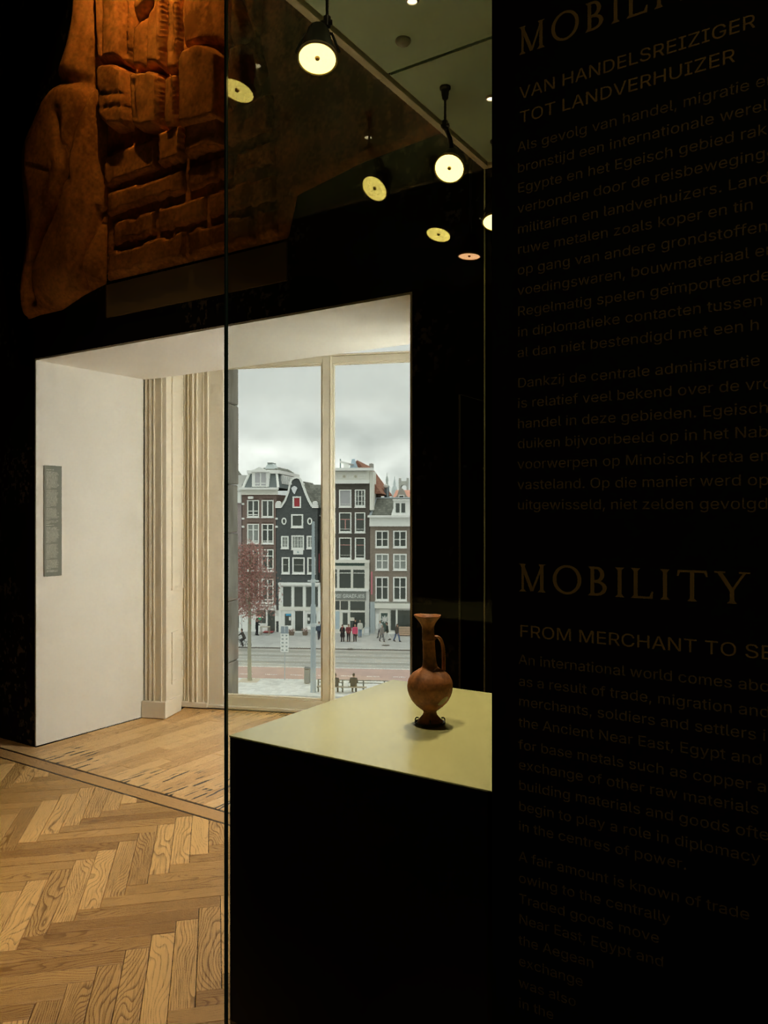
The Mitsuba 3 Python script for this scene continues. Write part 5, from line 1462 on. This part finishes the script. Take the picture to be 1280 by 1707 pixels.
    if long and pose != 'sit':
        co.append(Manifold.batch_hull([S((-0.10, 0, hipz), 0.125, 12), S((0.10, 0, hipz), 0.125, 12), S((-0.13, 0.0, lo_ + 0.12), 0.13, 12), S((0.13, 0.0, lo_ + 0.12), 0.13, 12)]))
    for s_ in (-1, 1):
        so, el, ha = A_[s_]
        co += [bone(so, el, 0.074, 0.060), bone(el, ha - (ha - el) * 0.06, 0.060, 0.044)]
    build(co, paint(coat), 'coat')
    hr = [Manifold.batch_hull([S(head + [0, -0.030, 0.045], 0.092, 12), S(head + [0, 0.02, 0.062], 0.074, 12), S(head + [0, -0.045, -0.03], 0.070, 12)])]
    if woman:
        hr.append(Manifold.batch_hull([S(head + [0, -0.05, 0.0], 0.085, 12), S(neck + [-0.07, -0.07, -0.05], 0.045), S(neck + [0.07, -0.07, -0.05], 0.045)]))
    build(hr, paint(hair), 'hair')
    if scarf:
        build([Manifold.batch_hull([S(neck + [-0.05, 0.03, 0.02], 0.055), S(neck + [0.05, 0.03, 0.02], 0.055), S(neck + [0, -0.04, 0.03], 0.06)]), bone(neck + [0.02, 0.085, -0.02], neck + [0.03, 0.125, -0.28], 0.045, 0.035)], paint(scarf), 'scarf')
    return key


B_ = (0.035, 0.035, 0.035)
person('person in a long black coat standing by the pavement table', place(428, 1058.5, -60), 1.74, 'stand', (0.03, 0.03, 0.032), B_, long=0.30, arms='front')
person('person in a navy coat walking, at the mullion edge behind the lamp post', place(531.6, 1065, 200), 1.75, 'walk', (0.085, 0.105, 0.14), (0.05, 0.055, 0.07))
person('long-haired person in long black dress with a red scarf, leftmost of the standing trio', place(571, 1069, 170), 1.66, 'stand', (0.035, 0.033, 0.035), (0.035, 0.033, 0.035), hair=(0.035, 0.025, 0.02), long=0.42, scarf=(0.36, 0.12, 0.10), woman=True, arms='front')
person('person in dark red jacket and black trousers, middle of the standing trio', place(581, 1069, 185), 1.70, 'stand', (0.20, 0.055, 0.06), (0.04, 0.038, 0.04), hair=(0.10, 0.07, 0.05), arms='front')
person('person in bright pink coat and black trousers, rightmost of the standing trio', place(591.6, 1069, 190), 1.72, 'stand', (0.62, 0.10, 0.18), (0.045, 0.04, 0.045), hair=(0.20, 0.15, 0.11), long=0.14, woman=True)
person('person in black jacket half hidden behind the pink coat', place(592.8, 1060, 150), 1.74, 'stand', (0.035, 0.035, 0.035), (0.05, 0.05, 0.055))
person('person in pale shirt and blue jeans standing before the cafe window', place(600, 1062, 10), 1.72, 'stand', (0.60, 0.60, 0.54), (0.16, 0.24, 0.36), hair=(0.34, 0.30, 0.24))
person('grey-haired person in taupe jacket and grey trousers, walking', place(636.5, 1069, 215), 1.64, 'walk', (0.24, 0.22, 0.20), (0.17, 0.17, 0.175), hair=(0.36, 0.34, 0.31), lead=-1)
person('person in pale grey top behind the grey-haired walker', place(634, 1062.5, 150), 1.72, 'walk', (0.55, 0.56, 0.55), (0.10, 0.10, 0.105), hair=(0.18, 0.14, 0.10))
person('person in dark green coat and white trousers, striding', place(645.5, 1066.5, 100), 1.74, 'walk', (0.055, 0.065, 0.055), (0.74, 0.74, 0.72), hair=(0.08, 0.06, 0.05), long=0.12)
person('person in dark brown jacket and blue jeans walking past the slatted bench', place(661.5, 1069, 235), 1.72, 'walk', (0.09, 0.078, 0.068), (0.085, 0.13, 0.24), hair=(0.06, 0.05, 0.04), woman=True, lead=-1)
MS = place(590, 1153.5)
person('person in black padded jacket seated on the bench, seen from behind, right of the bag', MS @ frame4([1, 0, 0], [0, 1, 0], [0, 0, 1], [0, -0.26, 0]), 1.70, 'sit', (0.055, 0.058, 0.055), (0.05, 0.05, 0.055), hair=(0.05, 0.045, 0.04))
MS = place(559.5, 1153.5)
person('person in black jacket seated on the bench beside the mullion, left of the bag', MS @ frame4([1, 0, 0], [0, 1, 0], [0, 0, 1], [0, -0.26, 0]), 1.70, 'sit', (0.055, 0.055, 0.055), (0.05, 0.05, 0.055), hair=(0.05, 0.04, 0.035))
# bicycle and rider, riding to the left
MB_ = place(405, 1080, 90)
bc = thing('bicycle', 'dark upright city bicycle under the rider at the far kerb', 'bicycle')
for y_ in (-0.50, 0.56):
    g_ = np.linspace(0, 2 * math.pi, 25)
    w_ = obj('wheel', tube([(0, y_ + 0.32 * math.cos(t_), 0.345 + 0.32 * math.sin(t_)) for t_ in g_], 0.02, 6), paint((0.04, 0.04, 0.04)), bc, M=MB_, smooth=40)
    obj('spokes', cat([tube([(0, y_, 0.345), (0, y_ + 0.31 * math.cos(t_), 0.345 + 0.31 * math.sin(t_))], 0.004, 4) for t_ in g_[:-1:2]]), paint((0.40, 0.40, 0.40)), w_, M=MB_)
FR = paint((0.06, 0.065, 0.065), 0.4)
obj('frame', cat([tube([a_, b_], 0.02, 7) for a_, b_ in (((0, -0.50, 0.345), (0, 0.0, 0.33)), ((0, 0.0, 0.33), (0, -0.16, 0.86)), ((0, 0, 0.33), (0, 0.42, 0.80)), ((0, -0.12, 0.72), (0, 0.40, 0.86)), ((0, -0.14, 0.74), (0, -0.5, 0.345)), ((0, 0.56, 0.345), (0, 0.39, 0.95)))]), FR, bc, M=MB_)
obj('handlebar', tube([(-0.27, 0.30, 1.04), (-0.22, 0.40, 1.06), (0, 0.42, 1.0), (0.22, 0.40, 1.06), (0.27, 0.30, 1.04)], 0.014, 7), FR, bc, M=MB_, smooth=40)
obj('saddle', hull([(-0.08, -0.28, 0.90), (0.08, -0.28, 0.90), (-0.02, 0.0, 0.90), (0.02, 0.0, 0.90), (-0.08, -0.27, 0.94), (0.08, -0.27, 0.94), (0, 0.0, 0.93)]), paint((0.05, 0.04, 0.03)), bc, M=MB_)
obj('pedals', cat([tube([(-0.12, 0.17, 0.40), (-0.03, 0.17, 0.40), (0, 0, 0.33), (0.03, 0.12, 0.20), (0.13, 0.12, 0.20)], 0.012, 6)]), FR, bc, M=MB_)
person('person in dark jacket riding the bicycle to the left', MB_ @ frame4([1, 0, 0], [0, 1, 0], [0, 0, 1], [0, -0.14, 0]), 1.70, 'cycle', (0.075, 0.07, 0.062), (0.10, 0.10, 0.10), hair=(0.05, 0.04, 0.035))
